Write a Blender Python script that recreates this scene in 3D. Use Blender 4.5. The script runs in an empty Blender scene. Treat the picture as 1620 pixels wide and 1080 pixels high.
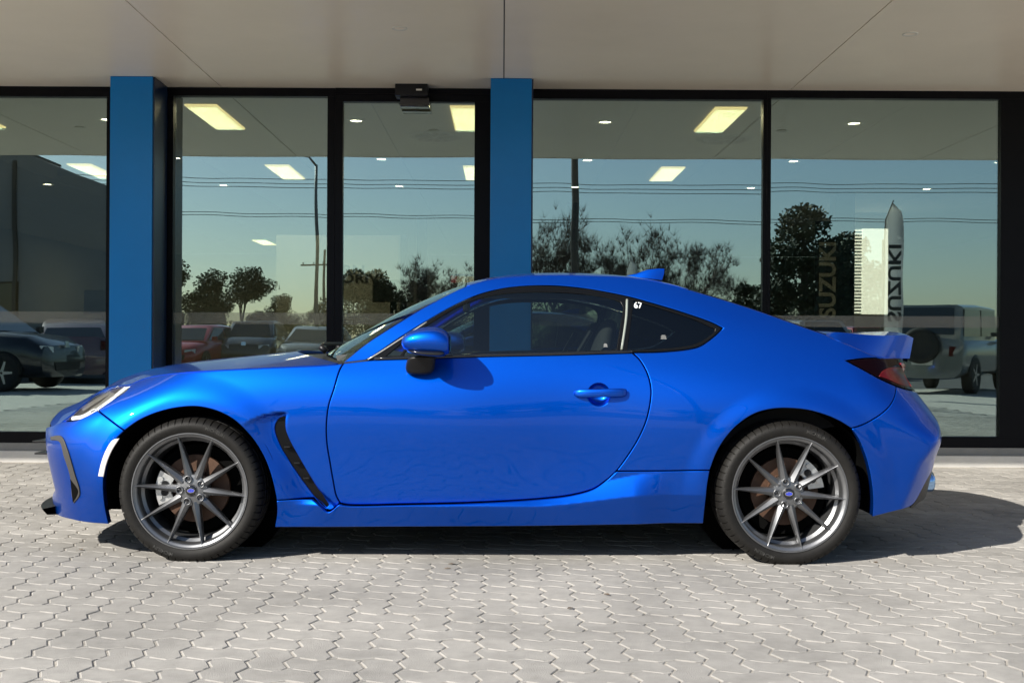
import bpy, bmesh, math, random
import numpy as np
from mathutils import Vector, Matrix, geometry

# ------------------------------------------------------------------ camera, sky, sun, exposure
SC = bpy.context.scene
COL = SC.collection
F_PX, VPX, VPY, ROLL, CAM_H = 1772.0, 795.0, 543.0, math.radians(0.30), 0.943
cd = bpy.data.cameras.new("camera")
cam = bpy.data.objects.new("camera", cd)
COL.objects.link(cam)
cam.location = (0, 0, CAM_H)
cam.rotation_mode = 'QUATERNION'
cam.rotation_quaternion = (Matrix.Rotation(math.radians(90), 4, 'X') @ Matrix.Rotation(ROLL, 4, 'Z')).to_quaternion()
cd.sensor_width = 36.0
cd.lens = 36.0 * F_PX / 1620.0
cd.shift_x = (810.0 - VPX) / 1620.0
cd.shift_y = (VPY - 540.0) / 1620.0
cd.clip_start = 0.05
cd.clip_end = 2000.0
SC.camera = cam

SUN_DIR = Vector((1.13, 1.08, -1.0)).normalized()          # direction the light travels
SUN_EL = math.asin(-SUN_DIR.z)
world = bpy.data.worlds.new("World")
SC.world = world
world.use_nodes = True
wn = world.node_tree
sky = wn.nodes.new('ShaderNodeTexSky')
sky.sky_type = 'NISHITA'
sky.sun_disc = False
sky.sun_elevation = SUN_EL
sky.sun_rotation = math.atan2(-SUN_DIR.x, -SUN_DIR.y)
sky.air_density = 1.0
sky.dust_density = 0.7
sky.ozone_density = 1.6
bg = wn.nodes['Background']
bg.inputs['Strength'].default_value = 0.078
wn.links.new(sky.outputs[0], bg.inputs[0])
sl = bpy.data.lights.new("sun", 'SUN')
sl.energy = 5.0
sl.angle = math.radians(0.5)
sl.color = (1.0, 0.95, 0.86)
sun = bpy.data.objects.new("sun", sl)
COL.objects.link(sun)
sun.location = (-20, -20, 25)
sun.rotation_mode = 'QUATERNION'
sun.rotation_quaternion = SUN_DIR.to_track_quat('-Z', 'Y')
SC.view_settings.view_transform = 'Standard'
SC.view_settings.look = 'None'
SC.view_settings.exposure = 0.87
SC.view_settings.gamma = 1.0
SC.render.engine = 'CYCLES'
SC.cycles.max_bounces = 10
SC.cycles.transparent_max_bounces = 24
SC.cycles.caustics_reflective = False
SC.cycles.caustics_refractive = False
random.seed(7)
RNG = np.random.default_rng(7)

# ------------------------------------------------------------------ materials
MATS = {}


def nd(nt, kind, **kw):
    n = nt.nodes.new(kind)
    for k, v in kw.items():
        setattr(n, k, v)
    return n


def mat(name, color, rough=0.5, metal=0.0, coat=0.0, spec=0.5, var=0.0, scale=20.0, bump=0.0, bscale=200.0,
        emit=None, estr=0.0, island=0.0, rvar=0.0, coat_rough=0.03, world_co=False, blotch=0.0):
    if name in MATS:
        return MATS[name]
    m = bpy.data.materials.new(name)
    m.use_nodes = True
    nt = m.node_tree
    b = nt.nodes['Principled BSDF']
    b.inputs['Base Color'].default_value = (*color, 1)
    b.inputs['Roughness'].default_value = rough
    b.inputs['Metallic'].default_value = metal
    b.inputs['Coat Weight'].default_value = coat
    b.inputs['Coat Roughness'].default_value = coat_rough
    b.inputs['Specular IOR Level'].default_value = spec
    tc = nd(nt, 'ShaderNodeTexCoord')
    co = nd(nt, 'ShaderNodeNewGeometry').outputs['Position'] if world_co else tc.outputs['Object']
    if var > 0 or island > 0:
        hsv = nd(nt, 'ShaderNodeHueSaturation')
        hsv.inputs['Color'].default_value = (*color, 1)
        val = None
        if var > 0:
            no = nd(nt, 'ShaderNodeTexNoise')
            no.inputs['Scale'].default_value = scale
            no.inputs['Detail'].default_value = 6
            no.inputs['Roughness'].default_value = 0.65
            nt.links.new(co, no.inputs['Vector'])
            mr = nd(nt, 'ShaderNodeMapRange')
            mr.inputs[1].default_value = 0.3
            mr.inputs[2].default_value = 0.7
            mr.inputs[3].default_value = 1 - var
            mr.inputs[4].default_value = 1 + var
            nt.links.new(no.outputs[0], mr.inputs[0])
            val = mr.outputs[0]
        if blotch > 0:
            nb = nd(nt, 'ShaderNodeTexNoise')
            nb.inputs['Scale'].default_value = 1.1
            nb.inputs['Detail'].default_value = 5
            nb.inputs['Distortion'].default_value = 0.6
            nt.links.new(co, nb.inputs['Vector'])
            mb_ = nd(nt, 'ShaderNodeMapRange')
            mb_.inputs[1].default_value = 0.36
            mb_.inputs[2].default_value = 0.58
            mb_.inputs[3].default_value = 1 - blotch
            mb_.inputs[4].default_value = 1.04
            nt.links.new(nb.outputs[0], mb_.inputs[0])
            mu0 = nd(nt, 'ShaderNodeMath', operation='MULTIPLY')
            nt.links.new(val, mu0.inputs[0])
            nt.links.new(mb_.outputs[0], mu0.inputs[1])
            val = mu0.outputs[0]
        if island > 0:
            ge = nd(nt, 'ShaderNodeNewGeometry')
            mi = nd(nt, 'ShaderNodeMapRange')
            mi.inputs[3].default_value = 1 - island
            mi.inputs[4].default_value = 1 + island
            nt.links.new(ge.outputs['Random Per Island'], mi.inputs[0])
            if val is not None:
                mu = nd(nt, 'ShaderNodeMath', operation='MULTIPLY')
                nt.links.new(val, mu.inputs[0])
                nt.links.new(mi.outputs[0], mu.inputs[1])
                val = mu.outputs[0]
            else:
                val = mi.outputs[0]
        nt.links.new(val, hsv.inputs['Value'])
        nt.links.new(hsv.outputs[0], b.inputs['Base Color'])
    if rvar > 0:
        n2 = nd(nt, 'ShaderNodeTexNoise')
        n2.inputs['Scale'].default_value = scale * 0.7
        n2.inputs['Detail'].default_value = 4
        nt.links.new(tc.outputs['Object'], n2.inputs['Vector'])
        m2 = nd(nt, 'ShaderNodeMapRange')
        m2.inputs[3].default_value = max(0.0, rough - rvar)
        m2.inputs[4].default_value = min(1.0, rough + rvar)
        nt.links.new(n2.outputs[0], m2.inputs[0])
        nt.links.new(m2.outputs[0], b.inputs['Roughness'])
    if bump > 0:
        n3 = nd(nt, 'ShaderNodeTexNoise')
        n3.inputs['Scale'].default_value = bscale
        n3.inputs['Detail'].default_value = 5
        nt.links.new(co, n3.inputs['Vector'])
        bp = nd(nt, 'ShaderNodeBump')
        bp.inputs['Strength'].default_value = bump
        bp.inputs['Distance'].default_value = 0.01
        nt.links.new(n3.outputs[0], bp.inputs['Height'])
        nt.links.new(bp.outputs[0], b.inputs['Normal'])
    if emit is not None:
        b.inputs['Emission Color'].default_value = (*emit, 1)
        b.inputs['Emission Strength'].default_value = estr
    MATS[name] = m
    return m


def glass(name, tint, refl_tint, f0, f90=0.9, rough=0.0, power=4.0, wave=0.0):
    """Architectural / automotive glazing: straight-through transparency plus a mirror coat."""
    if name in MATS:
        return MATS[name]
    m = bpy.data.materials.new(name)
    m.use_nodes = True
    nt = m.node_tree
    for n in list(nt.nodes):
        nt.nodes.remove(n)
    out = nd(nt, 'ShaderNodeOutputMaterial')
    tr = nd(nt, 'ShaderNodeBsdfTransparent')
    tr.inputs[0].default_value = (*tint, 1)
    gl = nd(nt, 'ShaderNodeBsdfGlossy')
    gl.inputs['Color'].default_value = (*refl_tint, 1)
    gl.inputs['Roughness'].default_value = rough
    lw = nd(nt, 'ShaderNodeLayerWeight')
    lw.inputs[0].default_value = 0.5
    pw = nd(nt, 'ShaderNodeMath', operation='POWER')
    pw.inputs[1].default_value = power
    mr = nd(nt, 'ShaderNodeMapRange')
    mr.inputs[3].default_value = f0
    mr.inputs[4].default_value = f90
    mx = nd(nt, 'ShaderNodeMixShader')
    nt.links.new(lw.outputs['Facing'], pw.inputs[0])
    nt.links.new(pw.outputs[0], mr.inputs[0])
    nt.links.new(mr.outputs[0], mx.inputs[0])
    nt.links.new(tr.outputs[0], mx.inputs[1])
    nt.links.new(gl.outputs[0], mx.inputs[2])
    nt.links.new(mx.outputs[0], out.inputs[0])
    if wave > 0:
        tc = nd(nt, 'ShaderNodeTexCoord')
        no = nd(nt, 'ShaderNodeTexNoise')
        no.inputs['Scale'].default_value = 1.3
        no.inputs['Detail'].default_value = 1
        bp = nd(nt, 'ShaderNodeBump')
        bp.inputs['Strength'].default_value = 1.0
        bp.inputs['Distance'].default_value = wave
        nt.links.new(tc.outputs['Object'], no.inputs['Vector'])
        nt.links.new(no.outputs[0], bp.inputs['Height'])
        nt.links.new(bp.outputs[0], gl.inputs['Normal'])
    MATS[name] = m
    return m


def blue_paint():
    m = mat('blue_pearl_paint', (0.0, 0.074, 0.49), rough=0.5, metal=1.0, coat=0.65, spec=0.5, coat_rough=0.02)
    m.node_tree.nodes['Principled BSDF'].inputs['Coat IOR'].default_value = 1.42
    nt = m.node_tree
    b = nt.nodes['Principled BSDF']
    tc = [n for n in nt.nodes if n.type == 'TEX_COORD'][0]
    vo = nd(nt, 'ShaderNodeTexVoronoi')
    vo.inputs['Scale'].default_value = 900
    nt.links.new(tc.outputs['Object'], vo.inputs['Vector'])
    mr = nd(nt, 'ShaderNodeMapRange')
    mr.inputs[3].default_value = 0.40
    mr.inputs[4].default_value = 0.52
    nt.links.new(vo.outputs['Color'], mr.inputs[0])
    nt.links.new(mr.outputs[0], b.inputs['Roughness'])
    return m


PAINT = blue_paint()
BLACK = mat('satin_black_plastic', (0.006, 0.006, 0.0065), rough=0.40, spec=0.3, bump=0.05, bscale=900)
GLOSSBLK = mat('gloss_black', (0.006, 0.006, 0.007), rough=0.12, coat=0.6)
DARK = mat('matt_underbody', (0.003, 0.003, 0.003), rough=0.9, spec=0.05)
RUBBER = mat('tyre_rubber', (0.0085, 0.0078, 0.007), rough=0.58, spec=0.22, var=0.25, scale=60, bump=0.15, bscale=400)
RIMM = mat('gunmetal_alloy', (0.20, 0.203, 0.21), rough=0.40, metal=0.9, coat=0.1, var=0.06, scale=30)
STEEL = mat('caliper_silver', (0.55, 0.55, 0.54), rough=0.38, metal=0.8, var=0.15, scale=40)
RUST = mat('rusty_disc', (0.085, 0.045, 0.028), rough=0.55, metal=0.4, var=0.3, scale=25)
CHROME = mat('bright_metal', (0.75, 0.75, 0.75), rough=0.12, metal=1.0)
GREYTRIM = mat('grey_trim', (0.05, 0.047, 0.044), rough=0.45, spec=0.3)
WHITELENS = mat('white_reflector_lens', (0.62, 0.58, 0.58), rough=0.15, coat=1.0)
REDLENS = mat('red_lamp_lens', (0.06, 0.001, 0.002), rough=0.3, spec=0.2, coat=0.2)
DKRED = mat('smoked_red_lens', (0.003, 0.0004, 0.0006), rough=0.15, spec=0.12, coat=0.0)
SEATM = mat('seat_fabric', (0.02, 0.02, 0.022), rough=0.85, var=0.2, scale=80)
CARGLASS = glass('car_side_glass', (0.52, 0.60, 0.56), (0.95, 1.0, 0.97), 0.07, 0.95)
REARGLASS = glass('car_rear_glass', (0.015, 0.017, 0.017), (0.9, 1.0, 0.98), 0.03, 0.30)
DARKGLASS = glass('car_dark_glass', (0.10, 0.12, 0.12), (0.95, 1.0, 0.98), 0.05, 0.45)
LENSGLASS = glass('clear_lamp_lens', (0.85, 0.87, 0.88), (1, 1, 1), 0.10, 0.95)
ROOMGLASS = glass('showroom_glass', (0.66, 0.68, 0.60), (0.72, 0.92, 0.93), 0.31, 0.97, wave=0.0008)


# ------------------------------------------------------------------ scene helpers
def tag(o, label=None, cat=None, group=None, kind=None):
    if label:
        o["label"] = label
    if cat:
        o["category"] = cat
    if group:
        o["group"] = group
    if kind:
        o["kind"] = kind
    return o


def empty(name, loc=(0, 0, 0), rz=0.0):
    o = bpy.data.objects.new(name, None)
    o.empty_display_size = 0.2
    COL.objects.link(o)
    o.location = loc
    o.rotation_euler = (0, 0, rz)
    return o


def link(name, me, parent=None):
    o = bpy.data.objects.new(name, me)
    COL.objects.link(o)
    if parent is not None:
        o.parent = parent
    return o


def mesh_obj(name, V, Fc, m, parent=None, smooth=False, normals=None, loc=None):
    me = bpy.data.meshes.new(name)
    me.from_pydata([tuple(map(float, v)) for v in V], [], [tuple(int(i) for i in f) for f in Fc])
    if m is not None:
        me.materials.append(m)
    if smooth:
        me.polygons.foreach_set('use_smooth', [True] * len(me.polygons))
    if normals is not None:
        me.normals_split_custom_set_from_vertices([tuple(map(float, n)) for n in normals])
    me.update()
    o = link(name, me, parent)
    if loc is not None:
        o.location = loc
    return o


class MB:
    """Collects vertices and faces of one mesh."""

    def __init__(self):
        self.V, self.F = [], []

    def add(self, V, Fc):
        n = len(self.V)
        self.V += [tuple(v) for v in V]
        self.F += [tuple(i + n for i in f) for f in Fc]
        return self

    def box(self, x0, x1, y0, y1, z0, z1, bev=0.0):
        if bev <= 0:
            V = [(x, y, z) for z in (z0, z1) for y in (y0, y1) for x in (x0, x1)]
            Fc = [(0, 2, 3, 1), (4, 5, 7, 6), (0, 1, 5, 4), (2, 6, 7, 3), (0, 4, 6, 2), (1, 3, 7, 5)]
            return self.add(V, Fc)
        b = bev
        bm = bmesh.new()
        bmesh.ops.create_cube(bm, size=1.0)
        for v in bm.verts:
            v.co = Vector(((x0 + x1) / 2 + v.co.x * (x1 - x0), (y0 + y1) / 2 + v.co.y * (y1 - y0), (z0 + z1) / 2 + v.co.z * (z1 - z0)))
        bmesh.ops.bevel(bm, geom=bm.edges[:], offset=b, segments=2, affect='EDGES', profile=0.7)
        bm.verts.ensure_lookup_table()
        V = [tuple(v.co) for v in bm.verts]
        for i, v in enumerate(bm.verts):
            v.index = i
        Fc = [tuple(v.index for v in f.verts) for f in bm.faces]
        bm.free()
        return self.add(V, Fc)

    def tube(self, pts, r, seg=8, caps=True):
        pts = [Vector(p) for p in pts]
        rs = r if isinstance(r, (list, tuple)) else [r] * len(pts)
        V, Fc = [], []
        for i, p in enumerate(pts):
            t = (pts[min(i + 1, len(pts) - 1)] - pts[max(i - 1, 0)])
            if t.length < 1e-9:
                t = Vector((0, 0, 1))
            t.normalize()
            a = Vector((0, 0, 1)) if abs(t.z) < 0.9 else Vector((1, 0, 0))
            u = t.cross(a).normalized()
            w = t.cross(u)
            for k in range(seg):
                an = 2 * math.pi * k / seg
                V.append(p + (u * math.cos(an) + w * math.sin(an)) * rs[i])
        for i in range(len(pts) - 1):
            for k in range(seg):
                a, b = i * seg + k, i * seg + (k + 1) % seg
                Fc.append((a, b, b + seg, a + seg))
        if caps:
            Fc.append(tuple(range(seg - 1, -1, -1)))
            Fc.append(tuple((len(pts) - 1) * seg + k for k in range(seg)))
        return self.add(V, Fc)

    def loft(self, secs, closed=True, caps=True):
        n = len(secs[0])
        V = [p for s in secs for p in s]
        Fc = []
        for i in range(len(secs) - 1):
            for k in range(n if closed else n - 1):
                a, b = i * n + k, i * n + (k + 1) % n
                Fc.append((a, b, b + n, a + n))
        if caps:
            Fc.append(tuple(range(n - 1, -1, -1)))
            Fc.append(tuple((len(secs) - 1) * n + k for k in range(n)))
        return self.add(V, Fc)

    def lathe_y(self, prof, seg=64, mod=None, angs=None):
        """profile [(radius, y)] turned round the y axis; mod(k, i) scales nothing but adds to the radius."""
        n = len(prof)
        V, Fc = [], []
        for k in range(seg):
            an = angs[k] if angs else 2 * math.pi * k / seg
            for i, (r, y) in enumerate(prof):
                rr = r + (mod(k, i) if mod else 0)
                V.append((rr * math.cos(an), y, rr * math.sin(an)))
        for k in range(seg):
            k2 = (k + 1) % seg
            for i in range(n - 1):
                Fc.append((k * n + i, k * n + i + 1, k2 * n + i + 1, k2 * n + i))
        return self.add(V, Fc)

    def build(self, name, m, parent=None, smooth=False, loc=None, angle=None):
        o = mesh_obj(name, self.V, self.F, m, parent, smooth, loc=loc)
        if angle is not None:
            o.data.polygons.foreach_set('use_smooth', [True] * len(o.data.polygons))
            o.data.set_sharp_from_angle(angle=math.radians(angle))
        return o


def copy_tree(o, parent=None):
    c = o.copy()
    COL.objects.link(c)
    if parent is not None:
        c.parent = parent
    for ch in list(o.children):
        copy_tree(ch, c)
    return c


def text_mesh(s, size, extrude=0.0, bold=0.0, sx=1.0):
    cu = bpy.data.curves.new('t', 'FONT')
    cu.body = s
    cu.size = size
    cu.extrude = extrude
    cu.offset = bold
    cu.align_x = 'LEFT'
    cu.resolution_u = 3
    o = bpy.data.objects.new('t', cu)
    COL.objects.link(o)
    dg = bpy.context.evaluated_depsgraph_get()
    me = bpy.data.meshes.new_from_object(o.evaluated_get(dg))
    V = [Vector((v.co.x * sx, v.co.y, v.co.z)) for v in me.vertices]
    Fc = [tuple(p.vertices) for p in me.polygons]
    bpy.data.objects.remove(o)
    bpy.data.curves.remove(cu)
    bpy.data.meshes.remove(me)
    return V, Fc


# ------------------------------------------------------------------ pixel rays (photograph pixels -> directions)
def ray(px, py):
    dx, dy = np.asarray(px, float) - VPX, np.asarray(py, float) - VPY
    c, s = math.cos(ROLL), math.sin(ROLL)
    return (dx * c + dy * s) / F_PX, (-dx * s + dy * c) / F_PX


def at(px, py, d):
    tx, ty = ray(px, py)
    return Vector((tx * d, d, CAM_H - ty * d))

# ================================================================== THE SETTING
PAVE = mat('concrete_paver', (0.300, 0.286, 0.265), rough=0.85, var=0.14, scale=14, bump=0.35, bscale=260, island=0.13, world_co=True, blotch=0.20)
SAND = mat('joint_sand', (0.40, 0.37, 0.325), rough=0.95, var=0.22, scale=40, bump=0.6, bscale=300, blotch=0.3)
ASPH = mat('asphalt', (0.075, 0.073, 0.070), rough=0.9, var=0.25, scale=6, bump=0.5, bscale=150)
CONC = mat('pale_concrete', (0.62, 0.60, 0.56), rough=0.8, var=0.06, scale=8, bump=0.15)

g = MB()
g.add([(-300, -300, -0.03), (300, -300, -0.03), (300, 300, -0.03), (-300, 300, -0.03)], [(0, 1, 2, 3)])
tag(g.build('ground', ASPH), kind='structure')
lot = MB()
lot.add([(-24, -6.5, -0.008), (24, -6.5, -0.008), (24, 8.9, -0.008), (-24, 8.9, -0.008)], [(0, 1, 2, 3)])
LOTM = mat('paved_forecourt', (0.42, 0.395, 0.355), rough=0.9, var=0.12, scale=5, bump=0.3, bscale=60)
tag(lot.build('forecourt', LOTM), kind='structure')

# herringbone of zigzag pavers, each with its own bevelled edges
PW, PX0, PY0, ZA, JG = 0.1125, 0.045, 3.676, 0.0120, 0.0030


def cell_edge(p0, p1, sgn):
    """zigzag points from p0 towards p1 (p1 excluded); sgn>0 first bulges to the left of the direction"""
    p0, p1 = np.array(p0, float), np.array(p1, float)
    d = p1 - p0
    L = np.linalg.norm(d)
    n = np.array((-d[1], d[0])) / L
    return [p0, p0 + d * 0.25 + n * ZA * sgn, p0 + d * 0.75 - n * ZA * sgn]


def paver_outline(vert):
    w, h = (1, 2) if vert else (2, 1)
    pts = []
    for i in range(w):
        pts += cell_edge((i * PW, 0), ((i + 1) * PW, 0), 1)
    for j in range(h):
        pts += cell_edge((w * PW, j * PW), (w * PW, (j + 1) * PW), -1)
    for i in range(w):
        pts += cell_edge(((w - i) * PW, h * PW), ((w - i - 1) * PW, h * PW), 1)
    for j in range(h):
        pts += cell_edge((0, (h - j) * PW), (0, (h - j - 1) * PW), -1)
    return np.array(pts)


def inset_poly(P, d):
    """moves a counter-clockwise closed polyline inwards by d"""
    P = np.asarray(P, float)
    a = P - np.roll(P, 1, 0)
    b = np.roll(P, -1, 0) - P
    na = np.stack((-a[:, 1], a[:, 0]), 1) / np.maximum(np.linalg.norm(a, axis=1), 1e-9)[:, None]
    nb = np.stack((-b[:, 1], b[:, 0]), 1) / np.maximum(np.linalg.norm(b, axis=1), 1e-9)[:, None]
    m = na + nb
    l = np.maximum(np.linalg.norm(m, axis=1), 1e-6)
    m /= l[:, None]
    k = 1.0 / np.maximum(np.sum(m * na, 1), 0.45)
    return P + m * (k * d)[:, None]


def paver_geo(vert):
    o = paver_outline(vert)
    w, h = (1, 2) if vert else (2, 1)
    o = o - np.array((w * PW / 2, h * PW / 2))
    r0, r1 = inset_poly(o, JG), inset_poly(o, JG + 0.0028)
    n = len(o)
    V = [(x, y, -0.012) for x, y in r0] + [(x, y, -0.0022) for x, y in r0] + [(x, y, 0.0) for x, y in r1]
    Fc = []
    for i in range(n):
        j = (i + 1) % n
        Fc.append((i, j, n + j, n + i))
        Fc.append((n + i, n + j, 2 * n + j, 2 * n + i))
    Fc.append(tuple(range(2 * n, 3 * n)))
    return V, Fc


PG = [paver_geo(False), paver_geo(True)]
PME = []
for k in (0, 1):
    me = bpy.data.meshes.new('paver')
    me.from_pydata(PG[k][0], [], PG[k][1])
    me.materials.append(PAVE)
    PME.append(me)
spots = []
for n in range(-50, 30):
    for c in range(-62, 63):
        s = (n + c) % 4
        if s == 1:
            xx, yy, k = PX0 + (c + 1) * PW, PY0 - (n + 0.5) * PW, 0
        elif s == 3:
            xx, yy, k = PX0 + (c + 0.5) * PW, PY0 - (n + 1) * PW, 1
        else:
            continue
        if yy > 8.66 or yy < 0.6 or abs(xx) > 6.6:
            continue
        spots.append((xx, yy, k))
bed = MB()
bed.add([(-6.6, 0.6, -0.0032), (6.6, 0.6, -0.0032), (6.6, 8.74, -0.0032), (-6.6, 8.74, -0.0032)], [(0, 1, 2, 3)])
pavement = tag(bed.build('pavement', SAND), kind='structure')
vis = [s for s in spots if abs(s[0] + 0.0) < 0.467 * s[1] and s[1] > 3.1]
vis.sort(key=lambda s: s[1])
near = set(vis[:300])
rest = MB()
for s in spots:
    dz = random.uniform(-0.0011, 0.0011)
    rx, ry, rz = random.gauss(0, 0.003), random.gauss(0, 0.003), random.gauss(0, 0.004)
    if s in near:
        o = link('paver', PME[s[2]], pavement)
        o.location = (s[0], s[1], dz)
        o.rotation_euler = (rx, ry, rz)
    else:
        V = [(s[0] + x, s[1] + y, z + dz + rx * y - ry * x) for x, y, z in PG[s[2]][0]]
        rest.add(V, PG[s[2]][1])
tag(rest.build('distant_paver', PAVE, pavement), kind='stuff')
# a few dry leaves and scraps on the paving
LEAF = mat('dry_leaf', (0.11, 0.075, 0.045), rough=0.9)
for (px, py) in ((715, 893), (708, 900), (960, 941), (902, 963), (1385, 890), (128, 870)):
    tx, ty = ray(px, py)
    d = CAM_H / ty
    l = MB()
    a = random.uniform(0, 3)
    L, W = random.uniform(0.012, 0.02), random.uniform(0.005, 0.008)
    V = [(math.cos(a + t) * (L if t in (0, math.pi) else W), math.sin(a + t) * (L if t in (0, math.pi) else W), 0.003 + 0.004 * (t != 0)) for t in (0, math.pi / 2, math.pi, -math.pi / 2)]
    l.add(V + [(x * 0.96, y * 0.96, z - 0.002) for x, y, z in V], [(0, 1, 2, 3), (7, 6, 5, 4), (0, 4, 5, 1), (1, 5, 6, 2), (2, 6, 7, 3), (3, 7, 4, 0)])
    tag(l.build('dry_leaf', LEAF, loc=(float(tx * d), float(d), 0.0)), 'small curled brown leaf lying on the herringbone paving', 'leaf', 'dry leaves on the paving')

# ------------------------------------------------------------------ showroom building
D_GL, Z_SOF, D_CAN = 8.85, 2.945, 5.62
FRAME = mat('black_window_frame', (0.0028, 0.003, 0.0045), rough=0.4, spec=0.12, var=0.1, scale=5)
SOFF = mat('soffit_panel_cream', (0.92, 0.845, 0.735), rough=0.38, var=0.035, scale=1.2, coat=0.15, coat_rough=0.2, bump=0.02, bscale=3)
COLB = mat('blue_column_cladding', (0.0, 0.19, 0.56), rough=0.32, spec=0.3, var=0.05, scale=2, coat=0.1, coat_rough=0.15)
NAVY = mat('navy_side_cladding', (0.006, 0.02, 0.06), rough=0.3)
ALU = mat('grey_flashing', (0.24, 0.235, 0.22), rough=0.5, metal=0.3, var=0.1, scale=6)
CEIL = mat('showroom_ceiling', (0.48, 0.46, 0.41), rough=0.9, var=0.03, scale=2)
WALLM = mat('showroom_wall', (0.30, 0.31, 0.29), rough=0.85, var=0.05, scale=2)
FLOORM = mat('showroom_floor', (0.16, 0.155, 0.14), rough=0.35, var=0.15, scale=3)
WHITEW = mat('white_wall_paint', (0.78, 0.77, 0.72), rough=0.8, var=0.03, scale=3)
BAND = mat('frosted_band', (0.42, 0.42, 0.39), rough=0.8)
BAND.node_tree.nodes['Principled BSDF'].inputs['Alpha'].default_value = 0.17

bld = empty('showroom', (0, D_GL, 0))
tag(bld, 'glass fronted car showroom with cream canopy and two blue columns', 'building')


def bb(name, m, x0, x1, y0, y1, z0, z1, bev=0.0, parent=bld):
    """box part of the building, given in world coordinates"""
    if parent is bld:
        o = MB().box(x0, x1, y0 - D_GL, y1 - D_GL, z0, z1, bev).build(name, m, parent)
    else:
        o = MB().box(x0, x1, y0 - D_GL, y1 - D_GL, z0, z1, bev).build(name, m, parent)
    return o


def gx(px, d=D_GL):
    return float(ray(px, 400)[0] * d)


# canopy: soffit panels with open seams, fascia, roof
seams = [-8.92, -6.69, -4.455, -2.225, 0.0, 2.255, 4.49, 6.72, 8.95]
for a, b in zip(seams[:-1], seams[1:]):
    so = bb('soffit_panel', SOFF, a + 0.004, b - 0.004, D_CAN, D_GL + 0.06, Z_SOF, Z_SOF + 0.02)
    cx = (a + b) / 2
    for (px, py) in ((632, 45), (1440, 54), (-180, 45)):
        tx, ty = ray(px, py)
        d = (CAM_H - Z_SOF) / ty
        if a < tx * d < b:
            dl = MB().lathe_y([(0.0, 0.002), (0.03, 0.002), (0.036, -0.004), (0.05, -0.004), (0.05, 0.0)], 24)
            V = [(v[0] + float(tx * d), v[2] + d - D_GL, Z_SOF + v[1]) for v in dl.V]
            mesh_obj('downlight', V, dl.F, WHITEW, so, True)
bb('canopy_deck', GREYTRIM, -8.92, 8.95, D_CAN + 0.01, D_GL + 0.3, Z_SOF + 0.022, Z_SOF + 0.40)
bb('fascia', SOFF, -8.92, 8.95, D_CAN - 0.04, D_CAN + 0.008, Z_SOF - 0.003, Z_SOF + 0.62)
# columns
for (xa, xb) in ((173, 240), (775, 840)):
    x0, x1 = gx(xa, 8.46), gx(xb, 8.46)
    c = bb('column', COLB, x0, x1, 8.46, 8.80, 0.083, Z_SOF - 0.002, 0.004)
    bb('side_cladding', NAVY, x1 + 0.001, x1 + 0.012, 8.475, 8.795, 0.084, Z_SOF - 0.004, parent=c)
# plinth, flashing
bb('plinth', CONC, -9, 9, 8.75, 9.2, -0.02, 0.083, 0.006)
bb('sill_flashing', ALU, -9, 9, 8.80, 8.84, 0.0835, 0.142)

# glazing frame members and panes
Z_SILL = 0.142
zt = lambda py, px: float(CAM_H - ray(px, py)[1] * D_GL)


def window(name, x0, x1, zb, ztop, ft, fb, fl, fr, band=True, mid=None):
    """one framed window, frame bars at each side, glass between"""
    w = MB()
    y0, y1 = 8.815 - D_GL, 8.905 - D_GL
    w.box(x0, x1, y0, y1, ztop - ft, ztop)
    w.box(x0, x1, y0, y1, zb, zb + fb)
    w.box(x0, x0 + fl, y0 + 0.002, y1 - 0.002, zb + fb, ztop - ft)
    w.box(x1 - fr, x1, y0 + 0.002, y1 - 0.002, zb + fb, ztop - ft)
    o = w.build(name, FRAME, bld)
    px_, pz_ = (x0 + fl + x1 - fr) / 2, (zb + fb + ztop - ft) / 2
    pn = MB().box(x0 + fl - px_ - .004, x1 - fr - px_ + .004, -0.004, 0.004, zb + fb - pz_ - .004, ztop - ft - pz_ + .004).build('pane', ROOMGLASS, o, loc=(px_, 0, pz_))
    pn.rotation_euler = (math.radians(random.uniform(-.05, .05)), 0, math.radians(random.uniform(-.10, .10)))
    if band:
        zb0, zb1 = 1.085, 1.175
        MB().box(x0 + fl + 0.003, x1 - fr - 0.003, -0.0075, -0.0055, zb0, zb1).build('frosted_band', BAND, o)
    return o


XL = -8.9
hz = Z_SOF - 0.001
window('window', XL, -5.55, Z_SILL, hz, 0.075, 0.10, 0.06, 0.06)
window('window', -5.548, gx(182), Z_SILL, hz, 0.078, 0.085, 0.06, 0.06)
window('window', gx(243), gx(530), Z_SILL, hz - 0.002, 0.065, 0.085, gx(275) - gx(243), gx(530) - gx(518))
dw = window('sliding_door', gx(530) + 0.002, gx(775), Z_SILL - 0.05, hz - 0.045, 0.06, 0.12, gx(542) - gx(530), gx(775) - gx(750))
bb('door_header', FRAME, gx(530) + 0.002, gx(775), 8.81, 8.90, hz - 0.044, hz)
bb('jamb', FRAME, gx(775) + 0.002, gx(832), 8.82, 8.90, Z_SILL, hz)
window('window', gx(832) + 0.002, gx(1211), Z_SILL, hz, 0.075, 0.085, gx(841) - gx(832), gx(1211) - gx(1205))
window('window', gx(1211) + 0.002, gx(1620), Z_SILL, hz, 0.06, 0.085, gx(1217) - gx(1211), gx(1620) - gx(1580))
window('window', gx(1620) + 0.002, 8.9, Z_SILL, hz, 0.06, 0.085, 0.06, 0.06)
sb = MB().box(gx(627), gx(678), 8.66 - D_GL, 8.81 - D_GL, zt(160, 650), zt(141, 650), 0.01)
sn = sb.build('door_sensor', BLACK, bld, angle=35)
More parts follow.
